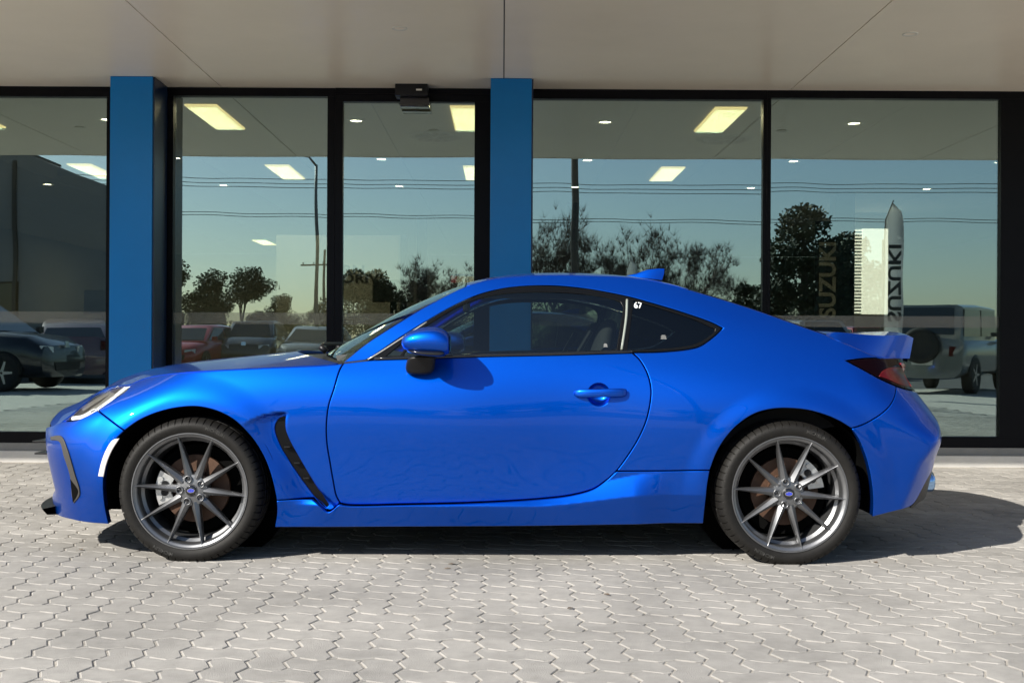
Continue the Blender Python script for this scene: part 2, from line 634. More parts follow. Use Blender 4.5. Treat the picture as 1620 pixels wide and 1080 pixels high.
MB().box(gx(634), gx(680), 8.70 - D_GL, 8.808 - D_GL, zt(175, 650), zt(160, 650) - 0.001, 0.008).build('sensor_cover', GLOSSBLK, sn, angle=35)
MB().box(gx(660), gx(669), 8.655 - D_GL, 8.661 - D_GL, zt(152, 650), zt(149.5, 650)).build('sensor_badge', WHITEW, sn)

# the room behind the glass
Z_FL, Z_CL, D_BK = 0.11, Z_SOF, 25.5
bb('showroom_floor', FLOORM, -9, 9, 8.95, D_BK, -0.01, Z_FL)
cs = [x for x in np.arange(-8.95, 9, 1.12)]
for a, b in zip(cs[:-1], cs[1:]):
    bb('ceiling_panel', CEIL, a + 0.006, b - 0.006, 8.97, D_BK, Z_CL + 0.002, Z_CL + 0.02)
bb('roof_slab', GREYTRIM, -9, 9, 9.16, D_BK + 0.2, Z_CL + 0.05, Z_CL + 0.5)
bb('back_wall', WALLM, -9, 9, D_BK, D_BK + 0.2, Z_FL, Z_CL)
bb('side_wall', WALLM, -9.2, -9.0, 8.75, D_BK + 0.2, 0, Z_CL + 0.5)
bb('side_wall', WALLM, 9.0, 9.2, 8.75, D_BK + 0.2, 0, Z_CL + 0.5)

PANEL = mat('warm_light_panel', (0.9, 0.85, 0.7), rough=0.5, emit=(1.0, 0.78, 0.36), estr=1.5)
DLM = mat('downlight_lamp', (0.9, 0.9, 0.85), rough=0.5, emit=(1.0, 0.93, 0.78), estr=14.0)
for d0, cols in ((9.45, (-2, -1, 0, 1)), (12.65, (-2, -1, 0, 1)), (22.0, (-3, -2, -1))):
    for i in cols:
        x = -0.32 + 2.24 * i
        fo = MB().box(-0.135, 0.135, 0, 1.05, -0.012, 0.0).build('ceiling_light', PANEL, loc=(x, d0, Z_CL))
        la = bpy.data.lights.new('panel_lamp', 'AREA')
        la.shape = 'RECTANGLE'
        la.size, la.size_y, la.energy = 0.25, 1.0, 13.0
        la.color = (1.0, 0.86, 0.62)
        lo = bpy.data.objects.new('panel_lamp', la)
        COL.objects.link(lo)
        lo.parent = fo
        lo.location = (0, 0.52, -0.02)
        tag(fo, 'lit warm rectangular panel light set into the showroom ceiling', 'ceiling light', 'showroom ceiling lights')
for d0 in (10.1, 12.2, 14.3):
    for i in range(-2, 4):
        x = -1.33 + 2.245 * i
        dl = MB().lathe_y([(0.0, -0.002), (0.055, -0.002), (0.06, -0.010), (0.085, -0.008), (0.09, 0.0)], 20)
        V = [(v[0], v[2], v[1]) for v in dl.V]
        o = mesh_obj('downlight', V, dl.F, WHITEW, None, True, loc=(x, d0, Z_CL))
        lp = MB().lathe_y([(0.0, -0.004), (0.05, -0.004)], 20)
        mesh_obj('lamp', [(v[0], v[2], v[1]) for v in lp.V], lp.F, DLM, o)
        tag(o, 'small round lit downlight in the showroom ceiling', 'downlight', 'showroom downlights')
VENT = mat('dark_vent', (0.05, 0.05, 0.045), rough=0.7)
for (px, py) in ((690, 216), (1145, 220)):
    tx, ty = ray(px, py)
    d = (CAM_H - Z_CL) / ty
    v = empty('ceiling_vent', (float(tx * d), float(d), Z_CL))
    tag(v, 'round swirl air vent in the showroom ceiling', 'vent', 'showroom ceiling vents')
    rg = MB().lathe_y([(0.0, -0.003), (0.20, -0.003), (0.25, -0.012), (0.27, 0.0)], 32)
    mesh_obj('ring', [(q[0], q[2], q[1]) for q in rg.V], rg.F, WALLM, v, True)
    for k in range(12):
        a = k * math.pi / 6
        b = MB()
        P = [(0.05, -0.01), (0.2, -0.03), (0.2, 0.03), (0.05, 0.012)]
        b.add([(x * math.cos(a) - y * math.sin(a), x * math.sin(a) + y * math.cos(a), z) for z in (-0.006, -0.012) for x, y in P],
              [(0, 1, 2, 3), (7, 6, 5, 4), (0, 4, 5, 1), (1, 5, 6, 2), (2, 6, 7, 3), (3, 7, 4, 0)])
        b.build('blade', VENT, v)


# furniture and signs inside
def part_box(name, m, parent, x0, x1, y0, y1, z0, z1, bev=0.0):
    return MB().box(x0, x1, y0, y1, z0, z1, bev).build(name, m, parent)


def flat_text(s, size, m, name, parent, loc, rot=(math.pi / 2, 0, 0), ex=0.002, bold=0.0, sx=1.0):
    V, Fc = text_mesh(s, size, ex, bold, sx)
    R = Matrix.Translation(loc) @ Matrix.Rotation(rot[2], 4, 'Z') @ Matrix.Rotation(rot[1], 4, 'Y') @ Matrix.Rotation(rot[0], 4, 'X')
    return mesh_obj(name, [R @ v for v in V], Fc, m, parent)


LET = mat('dark_lettering', (0.012, 0.012, 0.014), rough=0.5)
WLET = mat('white_lettering', (0.75, 0.75, 0.73), rough=0.5)
SCRN = mat('dark_display', (0.02, 0.02, 0.022), rough=0.15)
BLUS = mat('blue_sign', (0.02, 0.04, 0.25), rough=0.4)
REDS = mat('red_sign', (0.45, 0.02, 0.03), rough=0.4)
# partition wall carrying the lettering
p = empty('partition_wall', (0, 14.0, Z_FL))
tag(p, 'pale grey partition wall with dark lettering behind the sliding door', 'partition')
x0, x1 = gx(437, 14.0), gx(640, 14.0)
part_box('wall_board', WALLM, p, x0, x1, 0, 0.08, 0, at(500, 372, 14).z - Z_FL)
part_box('post', FRAME, p, x1 - 0.05, x1 + 0.03, -0.02, 0.10, 0, at(500, 371, 14).z - Z_FL)
a1 = at(541, 443, 14.0)
flat_text('DRIVE', 0.155, LET, 'lettering', p, (a1.x, -0.004, a1.z - Z_FL - 0.03), bold=0.004, sx=1.35)
a1 = at(541, 433, 14.0)
flat_text('RN', 0.155, LET, 'lettering', p, (a1.x, -0.004, a1.z - Z_FL - 0.0), bold=0.004, sx=1.35)
s = empty('display_screen', (gx(622, 13.6), 13.6, Z_FL))
tag(s, 'dark wall display screen beside the lettered partition', 'screen')
part_box('screen', SCRN, s, -0.25, 0.25, 0, 0.04, at(600, 478, 13.6).z - Z_FL, at(600, 442, 13.6).z - Z_FL, 0.008)
part_box('stand', FRAME, s, -0.04, 0.04, 0.045, 0.10, 0, at(600, 445, 13.6).z - Z_FL)
s = empty('small_sign', (gx(732, 11.5), 11.5, Z_FL))
tag(s, 'small red blue and white sign on a stand above the car roofline', 'sign')
zc = at(732, 441, 11.5).z - Z_FL
part_box('board', WLET, s, -0.12, 0.14, 0, 0.02, zc - 0.04, zc + 0.05)
part_box('red_block', REDS, s, -0.12, -0.06, -0.004, -0.001, zc - 0.04, zc + 0.03)
part_box('blue_block', BLUS, s, -0.12, 0.14, -0.006, -0.0045, zc + 0.03, zc + 0.05)
part_box('stand', FRAME, s, -0.02, 0.02, 0.021, 0.05, 0, zc)
# inner columns, desks
for (px, dd, w) in ((906, 16.0, 0.09), (1332, 15.0, 0.13), (668, 18.0, 0.08)):
    o = MB().box(-w, w, -w, w, 0, Z_CL - Z_FL - 0.001).build('inner_post', FRAME if w < 0.12 else NAVY, bld, loc=(gx(px, dd), dd - D_GL, Z_FL))
DESK = mat('desk_laminate', (0.10, 0.095, 0.085), rough=0.4)
for i, (px, dd, lab) in enumerate(((880, 13.0, 'dark reception desk behind the wide window'), (120, 13.5, 'dark sales desk at the far left of the room'))):
    t = empty('reception_desk', (gx(px, dd), dd, Z_FL))
    tag(t, lab, 'desk')
    part_box('desk_top', DESK, t, -0.9, 0.9, -0.35, 0.35, 1.02, 1.06, 0.006)
    part_box('front_panel', FRAME, t, -0.86, 0.86, -0.30, -0.27, 0.0, 1.02)
    part_box('side_panel', FRAME, t, -0.88, -0.861, -0.3, 0.3, 0.0, 1.02)
    part_box('side_panel', FRAME, t, 0.861, 0.88, -0.3, 0.3, 0.0, 1.02)
    part_box('monitor', SCRN, t, 0.1, 0.6, 0.0, 0.03, 1.15, 1.45, 0.006)
    part_box('monitor_stand', SCRN, t, 0.3, 0.4, 0.031, 0.06, 1.061, 1.3)
# white wall and louvred window at the right of the room
LITW = mat('white_glow', (0.8, 0.8, 0.75), rough=0.6, emit=(1.0, 0.98, 0.90), estr=1.6)  # emission stands in for daylight on glass and slats; also used for the strip
x0, x1, xm = gx(1341, 17), gx(1405, 17), gx(1364, 17)
w = empty('louvred_window', ((x0 + x1) / 2, 17.0, Z_FL))
tag(w, 'bright glowing window half covered by a white louvred blind', 'window')
cx = (x0 + x1) / 2
z0, z1 = at(1380, 497, 17).z - Z_FL, at(1380, 362, 17).z - Z_FL
part_box('lit_glass', LITW, w, xm - cx, x1 - cx, 0, 0.02, z0, z1)
part_box('lower_wall', WHITEW, w, x0 - cx, x1 - cx, 0, 0.1, 0, z0 - 0.002)
part_box('upper_wall', WHITEW, w, x0 - cx, x1 - cx, 0, 0.1, z1 + 0.002, Z_CL - Z_FL - 0.005)
part_box('backing', LET, w, x0 - cx, xm - cx - 0.001, 0.03, 0.05, z0, z1)
ns = 26
for k in range(ns):
    z = z0 + (k + 0.5) * (z1 - z0) / ns
    part_box('slat', LITW, w, x0 - cx + 0.002, xm - cx - 0.003, 0.0, 0.025, z - 0.012, z + 0.012)
part_box('strip_light', LITW, w, x0 - cx, x1 - cx, -0.02, -0.002, at(1372, 268, 17).z - Z_FL - 0.015, at(1372, 268, 17).z - Z_FL + 0.02)
# banner standing inside
BAN = mat('navy_banner', (0.02, 0.035, 0.075), rough=0.7)
b = empty('pull_up_banner', (gx(1308, 13.5), 13.5, Z_FL))
tag(b, 'narrow navy banner with white vertical lettering standing inside the glass', 'banner')
zz0, zz1 = 0.15, at(1308, 350, 13.5).z - Z_FL
part_box('fabric', BAN, b, -0.14, 0.14, 0, 0.012, zz0, zz1)
part_box('base', ALU, b, -0.18, 0.18, -0.1, 0.1, 0.0, 0.06, 0.01)
part_box('pole', ALU, b, -0.01, 0.01, 0.015, 0.035, 0.061, zz1)
zl = at(1308, 503, 13.5).z - Z_FL
flat_text('SUZUKI', 0.27, WLET, 'lettering', b, (0.10, -0.006, zl), rot=(math.pi / 2, -math.pi / 2, 0), bold=0.008)

# ================================================================== THE BLUE COUPE
X_FW, WB, YC = -1.338, 2.574, 5.665            # front wheel x, wheelbase, centreline
ZW = 0.303                                     # wheel centre height
car = empty('blue_coupe', (X_FW, YC, 0))
tag(car, 'glossy blue two door sports coupe parked side on across the paving', 'car')


def natspline(xs, ys):
    """natural cubic spline, linear beyond its ends"""
    xs, ys = np.asarray(xs, float), np.asarray(ys, float)
    n = len(xs)
    h = np.diff(xs)
    A = np.eye(n)
    r = np.zeros(n)
    for i in range(1, n - 1):
        A[i, i - 1], A[i, i], A[i, i + 1] = h[i - 1], 2 * (h[i - 1] + h[i]), h[i]
        r[i] = 6 * ((ys[i + 1] - ys[i]) / h[i] - (ys[i] - ys[i - 1]) / h[i - 1])
    m = np.linalg.solve(A, r)

    def f(x):
        x = np.asarray(x, float)
        xc = np.clip(x, xs[0], xs[-1])
        i = np.clip(np.searchsorted(xs, xc) - 1, 0, n - 2)
        t0, t1 = xs[i + 1] - xc, xc - xs[i]
        v = (m[i] * t0 ** 3 + m[i + 1] * t1 ** 3) / (6 * h[i]) + (ys[i] / h[i] - m[i] * h[i] / 6) * t0 + (ys[i + 1] / h[i] - m[i + 1] * h[i] / 6) * t1
        s0 = (ys[1] - ys[0]) / h[0] - h[0] * m[1] / 6
        s1 = (ys[-1] - ys[-2]) / h[-1] + h[-1] * m[-2] / 6
        return v + np.where(x < xs[0], (x - xs[0]) * s0, 0) + np.where(x > xs[-1], (x - xs[-1]) * s1, 0)
    return f


def sstep(t):
    t = np.clip(t, 0, 1)
    return t * t * (3 - 2 * t)


# half width of the body at stations along the car (distance behind the front axle: [(height, half width)...])
STN = {
    -0.95: [(0.1, .80), (.25, .84), (.4, .86), (.5, .862), (.6, .852), (.68, .828), (.74, .795), (.85, .72), (1.0, .60), (1.25, .40)],
    -0.60: [(0.1, .80), (.25, .84), (.4, .86), (.5, .862), (.6, .852), (.68, .828), (.74, .795), (.85, .72), (1.0, .60), (1.25, .40)],
    -0.30: [(0.1, .81), (.25, .848), (.4, .862), (.5, .866), (.6, .862), (.68, .845), (.74, .818), (.80, .782), (.95, .67), (1.2, .48)],
    0.00: [(0.1, .82), (.3, .858), (.5, .866), (.6, .866), (.68, .857), (.73, .846), (.77, .831), (.80, .815), (.83, .795), (1.0, .67), (1.25, .48)],
    0.35: [(0.1, .82), (.3, .852), (.45, .858), (.56, .862), (.64, .863), (.70, .857), (.76, .844), (.80, .828), (.83, .812), (.90, .768), (1.05, .67), (1.25, .53)],
    0.65: [(0.1, .82), (.28, .838), (.4, .846), (.55, .858), (.63, .862), (.70, .857), (.78, .838), (.84, .808), (.87, .785), (.95, .745), (1.08, .67), (1.25, .52)],
    1.20: [(0.1, .82), (.28, .835), (.4, .844), (.55, .857), (.62, .860), (.70, .853), (.78, .835), (.85, .807), (.89, .787), (1.0, .728), (1.1, .669), (1.17, .625), (1.22, .588), (1.26, .552)],
    1.70: [(0.1, .82), (.28, .830), (.4, .832), (.55, .842), (.62, .845), (.70, .842), (.78, .829), (.85, .806), (.89, .788), (1.0, .731), (1.1, .670), (1.16, .630), (1.21, .594), (1.25, .56)],
    2.10: [(0.1, .82), (.28, .845), (.42, .860), (.55, .871), (.64, .873), (.72, .862), (.80, .837), (.86, .806), (.93, .768), (1.02, .720), (1.09, .680), (1.14, .649), (1.18, .62)],
    2.574: [(0.1, .83), (.3, .865), (.45, .880), (.58, .888), (.65, .888), (.72, .876), (.78, .852), (.84, .820), (.90, .785), (.96, .748), (1.01, .714), (1.05, .685), (1.15, .60)],
    3.00: [(0.1, .83), (.3, .866), (.45, .878), (.56, .882), (.64, .880), (.71, .868), (.77, .845), (.83, .814), (.88, .784), (.92, .758), (.97, .722), (1.1, .62)],
    3.30: [(0.1, .83), (.3, .862), (.45, .872), (.56, .876), (.64, .872), (.71, .858), (.77, .832), (.83, .803), (.88, .775), (.92, .75), (.97, .715), (1.1, .61)],
    3.70: [(0.1, .83), (.3, .862), (.45, .872), (.56, .876), (.64, .872), (.71, .858), (.77, .832), (.83, .803), (.88, .775), (.92, .75), (.97, .715), (1.1, .61)],
}


def bspl(u):
    return np.stack(((1 - u) ** 3, 3 * u ** 3 - 6 * u ** 2 + 4, -3 * u ** 3 + 3 * u ** 2 + 3 * u + 1, u ** 3), -1) / 6


X0, X1, NXK, Z0, Z1, NZK = -1.0, 3.8, 36, 0.0, 1.4, 26


def basis(x, z):
    sx = np.clip((x - X0) / (X1 - X0), 0, 0.99999) * (NXK - 3)
    sz = np.clip((z - Z0) / (Z1 - Z0), 0, 0.99999) * (NZK - 3)
    ix, iz = sx.astype(int), sz.astype(int)
    return ix, iz, bspl(sx - ix), bspl(sz - iz)


def fit_surface():
    pts = []
    for x, col in STN.items():
        zz = [c[0] for c in col]
        f = natspline(zz, [c[1] for c in col])
        for z in np.arange(0.05, zz[-1] + 0.01, 0.03):
            pts.append((x, z, float(f(z))))
    P = np.array(pts)
    ix, iz, bx, bz = basis(P[:, 0], P[:, 1])
    n = NXK * NZK
    A = np.zeros((len(P), n))
    for a in range(4):
        for b in range(4):
            A[np.arange(len(P)), (ix + a) * NZK + iz + b] += bx[:, a] * bz[:, b]
    I = np.arange(n).reshape(NXK, NZK)
    rows = []

    def second(i0, i1, i2, w):
        R = np.zeros((i0.size, n))
        k = np.arange(i0.size)
        R[k, i0.ravel()] = w
        R[k, i1.ravel()] = -2 * w
        R[k, i2.ravel()] = w
        rows.append(R)
    second(I[:-2], I[1:-1], I[2:], 0.6)
    second(I[:, :-2], I[:, 1:-1], I[:, 2:], 0.25)
    M = A.T @ A
    for R in rows:
        M += R.T @ R
    return np.linalg.solve(M + 1e-9 * np.eye(n), A.T @ P[:, 2]).reshape(NXK, NZK)


CO = fit_surface()


def Mfun(x, z):
    ix, iz, bx, bz = basis(x, z)
    v = np.zeros(x.shape)
    for a in range(4):
        for b in range(4):
            v += CO[ix + a, iz + b] * bx[..., a] * bz[..., b]
    return v


AF, PF, QF = 0.60, 2.5, 2.2
AR, PR, QR = 0.44, 2.8, 2.4
XN = natspline([.05, .15, .26, .39, .49, .56, .62, .68, .74, .9], [-.80, -.815, -.826, -.848, -.856, -.838, -.79, -.70, -.60, -.30])
XR = natspline([.05, .2, .32, .48, .58, .67, .78, .9, 1.0, 1.2], [3.30, 3.36, 3.385, 3.397, 3.392, 3.347, 3.278, 3.245, 3.215, 3.14])
TLIM = 0.055


def ARf(z):
    return .27 + .17 * sstep((np.asarray(z, float) - .50) / .15)


def endF(t, p, q):
    t = np.clip(t, 1e-5, 1)
    return (1 - (1 - t) ** p) ** (1 / q)


def endI(s, p, q):
    return 1 - (1 - np.clip(s, 0, 1) ** q) ** (1 / p)


VXZ = natspline([.20, .228, .293, .362, .44, .518, .578, .62, .66], [.60, .585, .52, .469, .417, .373, .357, .362, .372])   # front edge of the side vent


def HW0(x, z):
    x, z = np.broadcast_arrays(np.asarray(x, float), np.asarray(z, float))
    h = Mfun(x, z) * endF((x - XN(z)) / AF, PF, QF) * endF((XR(z) - x) / ARf(z), PR, QR)
    # bumper corners turn away more sharply below the lamps
    e = x - np.interp(z, [.1, .19, .235, .438, .598, .70], [3.03, 3.045, 3.055, 3.126, 3.262, 3.33])
    h = h - 0.95 * (1 - sstep((z - .585) / .06)) * .5 * (e + np.sqrt(e * e + .0001))
    e = (x - 3.096) * .68 + (z - .755) * .735
    h = h - .60 * sstep((z - .57) / .05) * (1 - sstep((z - .80) / .06)) * .5 * (e + np.sqrt(e * e + .00015))
    e = np.interp(z, [.18, .27, .40, .50, .56], [-.655, -.672, -.705, -.735, -.76]) - x
    h = h - 0.95 * sstep((z - .22) / .05) * (1 - sstep((z - .50) / .05)) * .5 * (e + np.sqrt(e * e + .0004))
    up = sstep((z - 0.12) / 0.25)
    for wx, a, r0, r1 in ((0.0, .016, .50, .385), (WB, .010, .47, .375)):
        r = np.hypot(x - wx, z - ZW)
        h = h + a * sstep((r0 - r) / (r0 - r1)) * up
    return h


def HW(x, z):
    h = HW0(x, z)
    x, z = np.broadcast_arrays(np.asarray(x, float), np.asarray(z, float))
    # the fender dips towards the vent behind the front wheel
    xv = VXZ(z)
    zc = np.interp(x, [.15, .19, .226, .27, .32, .365, .406, .47, .56], [.54, .565, .590, .615, .634, .642, .645, .644, .640])
    dep = 0.034 * sstep((x - (xv - 0.15)) / 0.15) * sstep((zc - z) / 0.016)
    dep = np.where(x > xv + 0.03, dep * np.exp(-((x - xv - 0.03) / 0.012) ** 2), dep)
    dep = dep * sstep((z - .17) / .08)
    return h - dep


def HS(x, z):
    """side skirt: a sky-facing ledge below the door, then an upright face tucking under"""
    h = HW0(x, z)
    x, z = np.broadcast_arrays(np.asarray(x, float), np.asarray(z, float))
    k = sstep((x - 1.45) / 0.62)
    zc = .247 + .055 * k
    zd = .292 + .105 * k
    E = .034 * sstep((x - .40) / .22) * (1 - .92 * sstep((x - 1.90) / .18))
    e = np.where(z >= zc, E * (1 - np.clip((z - zc) / (zd - zc), 0, 1)), E)
    return h + e - 0.30 * np.clip(zc - .006 - z, 0, 1) * sstep((x - .40) / .22)


def surf_normal(fn, x, z, s):
    e = 0.003
    gx_ = (fn(x + e, z) - fn(x - e, z)) / (2 * e)
    gz_ = (fn(x, z + e) - fn(x, z - e)) / (2 * e)
    n = np.stack((-gx_, np.full(np.shape(x), float(s)), -gz_), -1)
    return n / np.linalg.norm(n, axis=1)[:, None]


def clampx(x, z):
    return np.clip(x, XN(z) + TLIM * AF, XR(z) - TLIM * ARf(z))


def px2xz(P, fn=HW0):
    """photograph pixels of the near side -> (x, z) on the body surface"""
    P = np.asarray(P, float)
    tx, ty = ray(P[:, 0], P[:, 1])
    hw = np.full(len(P), 0.8)
    for _ in range(40):
        d = YC - hw
        x, z = tx * d - X_FW, CAM_H - ty * d
        x = clampx(x, z)
        hw = 0.5 * hw + 0.5 * fn(x, z)
    return np.stack((x, z), 1)


def catmull(P, step=0.010, closed=False):
    P = np.asarray(P, float)
    if len(P) == 2:
        n = max(1, int(np.linalg.norm(P[1] - P[0]) / step))
        return P[0] + (P[1] - P[0]) * np.linspace(0, 1, n + 1)[:, None]
    Q = np.vstack((2 * P[0] - P[1], P, 2 * P[-1] - P[-2]))
    out = []
    for i in range(1, len(Q) - 2):
        p0, p1, p2, p3 = Q[i - 1], Q[i], Q[i + 1], Q[i + 2]
        t1 = max(np.linalg.norm(p1 - p0), 1e-6) ** .5
        t2 = t1 + max(np.linalg.norm(p2 - p1), 1e-6) ** .5
        t3 = t2 + max(np.linalg.norm(p3 - p2), 1e-6) ** .5
        n = max(1, int(round(np.linalg.norm(p2 - p1) / step)))
        for t in t1 + (t2 - t1) * np.arange(n) / n:
            A1 = (t1 - t) / t1 * p0 + t / t1 * p1
            A2 = (t2 - t) / (t2 - t1) * p1 + (t - t1) / (t2 - t1) * p2
            A3 = (t3 - t) / (t3 - t2) * p2 + (t - t2) / (t3 - t2) * p3
            B1 = (t2 - t) / t2 * A1 + t / t2 * A2
            B2 = (t3 - t) / (t3 - t1) * A2 + (t - t1) / (t3 - t1) * A3
            out.append((t2 - t) / (t2 - t1) * B1 + (t - t1) / (t2 - t1) * B2)
    out.append(P[-1])
    return np.array(out)


def outline(*segs, fn=HW0, step=0.010):
    """each seg a smooth run of photo pixels; returns a counter-clockwise closed outline in (x, z)"""
    pts = []
    for s in segs:
        c = catmull(px2xz(s, fn), step)
        if pts and np.linalg.norm(pts[-1] - c[0]) < 0.004:
            c = c[1:]
        pts += list(c)
    if np.linalg.norm(pts[0] - pts[-1]) < 0.004:
        pts = pts[:-1]
    P = np.array(pts)
    a = 0.5 * np.sum(P[:, 0] * np.roll(P[:, 1], -1) - P[:, 1] * np.roll(P[:, 0], -1))
    return P if a > 0 else P[::-1].copy()


def in_poly(Q, P):
    x, y = Q[:, 0], Q[:, 1]
    inside = np.zeros(len(Q), bool)
    a, b = P, np.roll(P, -1, 0)
    for (x0, y0), (x1, y1) in zip(a, b):
        if y0 == y1:
            continue
        c = ((y0 > y) != (y1 > y)) & (x < (x1 - x0) * (y - y0) / (y1 - y0) + x0)
        inside ^= c
    return inside


def tri_region(ol, holes, res):
    rings = [ol] + holes
    pts, edges, k = [], [], 0
    for r in rings:
        n = len(r)
        pts += list(r)
        edges += [(k + i, k + (i + 1) % n) for i in range(n)]
        k += n
    B = np.array(pts)
    lo, hi = ol.min(0), ol.max(0)
    gxs = np.arange(lo[0] + res / 2, hi[0], res)
    gzs = np.arange(lo[1] + res / 2, hi[1], res * .87)
    G = np.array([(x + (res / 2 if j % 2 else 0), z) for j, z in enumerate(gzs) for x in gxs]).reshape(-1, 2)
    if len(G):
        keep = in_poly(G, ol)
        for h in holes:
            keep &= ~in_poly(G, h)
        G = G[keep]
    if len(G):
        md = np.full(len(G), 9.0)
        for s in range(0, len(B), 200):
            md = np.minimum(md, np.min(np.linalg.norm(G[:, None] - B[None, s:s + 200], axis=2), 1))
        G = G[md > res * .55]
    allp = [Vector((float(p[0]), float(p[1]))) for p in pts] + [Vector((float(p[0]), float(p[1]))) for p in G]
    v, e, f, ov, oe, of = geometry.delaunay_2d_cdt(allp, edges, [], 0, 1e-6)
    V = np.array([(q.x, q.y) for q in v])
    Fc = np.array([t for t in f if len(t) == 3])
    C = V[Fc].mean(1)
    keep = in_poly(C, ol)
    for h in holes:
        keep &= ~in_poly(C, h)
    return V, Fc[keep]


def panel(name, ol, m, side=-1, parent=car, fn=HW, holes=(), off=0.0, gap=0.0022, res=0.02, flange=0.018, rnd=0.0035, drop=0.003, hole_flange=None):
    """a body panel: region of the side surface with rounded, returned edges"""
    P0 = inset_poly(ol, gap)
    P1 = inset_poly(ol, gap + rnd)
    H0 = [inset_poly(h, -gap) for h in holes]
    H1 = [inset_poly(h, -gap - rnd) for h in holes]
    V2, Fc = tri_region(P1, H1, res)
    x, z = V2[:, 0], V2[:, 1]
    hw = fn(x, z) + off
    N = surf_normal(fn, x, z, side)
    V = np.stack((x, side * hw, z), 1)
    # winding
    a, b, c = V[Fc[:, 0]], V[Fc[:, 1]], V[Fc[:, 2]]
    flip = np.sum(np.cross(b - a, c - a) * N[Fc[:, 0]], 1) < 0
    Fc = Fc.copy()
    Fc[flip] = Fc[flip][:, ::-1]
    VV, FF, NN = list(V), [tuple(f) for f in Fc], list(N)
    for r0, r1, fl, sg in [(P0, P1, flange, 1)] + [(a_, b_, hole_flange or flange, -1) for a_, b_ in zip(H0, H1)]:
        n = len(r0)
        h1, h0 = fn(r1[:, 0], r1[:, 1]) + off, fn(r0[:, 0], r0[:, 1]) + off
        n1 = surf_normal(fn, r1[:, 0], r1[:, 1], side)
        ou = np.zeros((n, 3))
        dd = (r0 - r1)
        dd = dd / np.maximum(np.linalg.norm(dd, axis=1), 1e-9)[:, None]
        ou[:, 0], ou[:, 2] = dd[:, 0], dd[:, 1]
        n0 = n1 * .45 + ou
        n0 /= np.linalg.norm(n0, axis=1)[:, None]
        b0 = len(VV)
        VV += list(np.stack((r1[:, 0], side * h1, r1[:, 1]), 1))
        VV += list(np.stack((r0[:, 0], side * (h0 - drop), r0[:, 1]), 1))
        VV += list(np.stack((r0[:, 0], side * (h0 - drop), r0[:, 1]), 1))
        VV += list(np.stack((r0[:, 0] - ou[:, 0] * .004, side * (h0 - drop - fl), r0[:, 1] - ou[:, 2] * .004), 1))
        NN += list(n1) + list(n0) + list(ou) + list(ou)
        for i in range(n):
            j = (i + 1) % n
            q1 = (b0 + i, b0 + j, b0 + n + j, b0 + n + i)
            q2 = (b0 + 2 * n + i, b0 + 2 * n + j, b0 + 3 * n + j, b0 + 3 * n + i)
            A, B_, C_ = VV[q1[0]], VV[q1[1]], VV[q1[2]]
            if np.dot(np.cross(np.subtract(B_, A), np.subtract(C_, A)), n0[i]) < 0:
                q1 = q1[::-1]
            A, B_, C_ = VV[q2[0]], VV[q2[1]], VV[q2[2]]
            if np.dot(np.cross(np.subtract(B_, A), np.subtract(C_, A)), ou[i]) < 0:
                q2 = q2[::-1]
            FF += [q1, q2]
    return mesh_obj(name, VV, FF, m, parent, True, NN)


# ---- outlines traced in photograph pixels
ARCH_F = [(172, 829), (166, 800), (163.5, 770), (165, 745), (170, 722), (181, 698), (197, 681)]
ARCH_F2 = [(197, 681), (220, 665), (249, 652.5), (281, 645), (313, 643.5), (345, 651), (371, 665), (393.5, 687.5), (413, 716.5), (425.7, 745), (433.5, 772), (437, 791)]
ARCH_F3 = [(437, 791), (437.5, 812), (434, 834)]
ARCH_R0 = [(1115.5, 830), (1117, 799), (1119, 770), (1123.5, 743.5)]
ARCH_R = [(1123.5, 743.5), (1134, 716), (1148, 693), (1168, 671.5), (1194, 654.5), (1222, 647), (1250.6, 646), (1279, 649), (1307.5, 657), (1330, 667), (1346.7, 677.5)]
ARCH_R2 = [(1346.7, 677.5), (1358, 694), (1367, 715), (1374, 738), (1378.5, 762), (1381, 790), (1380, 817.5)]
HL_TOP = [(101, 665), (117, 652.5), (136, 636.5), (159, 619.5), (181, 611), (207.8, 607.5)]
HL_BOT = [(207.8, 607.5), (200.7, 616.5), (175, 634), (154, 648), (138, 657), (120, 664.5), (101, 666)]
CREST_F = [(207.8, 607.5), (222, 601), (240, 595.5), (280, 590), (333, 586), (400, 582.5), (470, 579.5), (520, 577), (544, 574)]
GAP_BF = [(154, 648), (175, 665), (197, 681)]
DOOR_F = [(544, 574), (538, 584), (528, 616), (520, 641), (516.5, 668), (517, 699), (522, 731), (527, 760), (532, 784), (538, 795)]
DOOR_B = [(538, 795), (548, 797.5), (650, 796.5), (750, 794), (850, 788.5), (905, 782), (940, 772), (963.5, 756)]
DOOR_R = [(963.5, 756), (975, 745), (988, 728), (1008, 697), (1022, 666), (1029, 635), (1030, 614), (1024, 590), (1012, 569), (1000, 557.5)]
BELT = [(1000, 557.5), (900, 560.5), (760, 563.5), (650, 567), (592, 569), (544, 574)]
SK_REAR = [(975, 745), (1050, 744.5), (1123.5, 743.5)]
WIN_TOP = [(578, 570), (589, 564), (634, 533.7), (679, 506), (718, 484), (756, 467), (795, 457), (833.5, 452.8), (882, 452.6), (930, 457.5), (965, 463.5), (998, 470.5), (1029, 479), (1081, 494.7), (1126, 510.5), (1143, 519)]
WIN_BOT = [(1143, 519), (1133, 529.5), (1108.6, 547), (1091, 552), (1046, 556.5), (1000, 557.5)]
CREST_A = [(544, 572), (576, 546), (624.6, 514), (679, 481.5), (737, 452.5), (775, 442), (820, 437), (870, 435), (930, 436), (1000, 439), (1060, 449.5), (1090, 457.8), (1160, 478.5), (1204.5, 493), (1249, 508.8), (1284.5, 521.5), (1306, 528.5)]
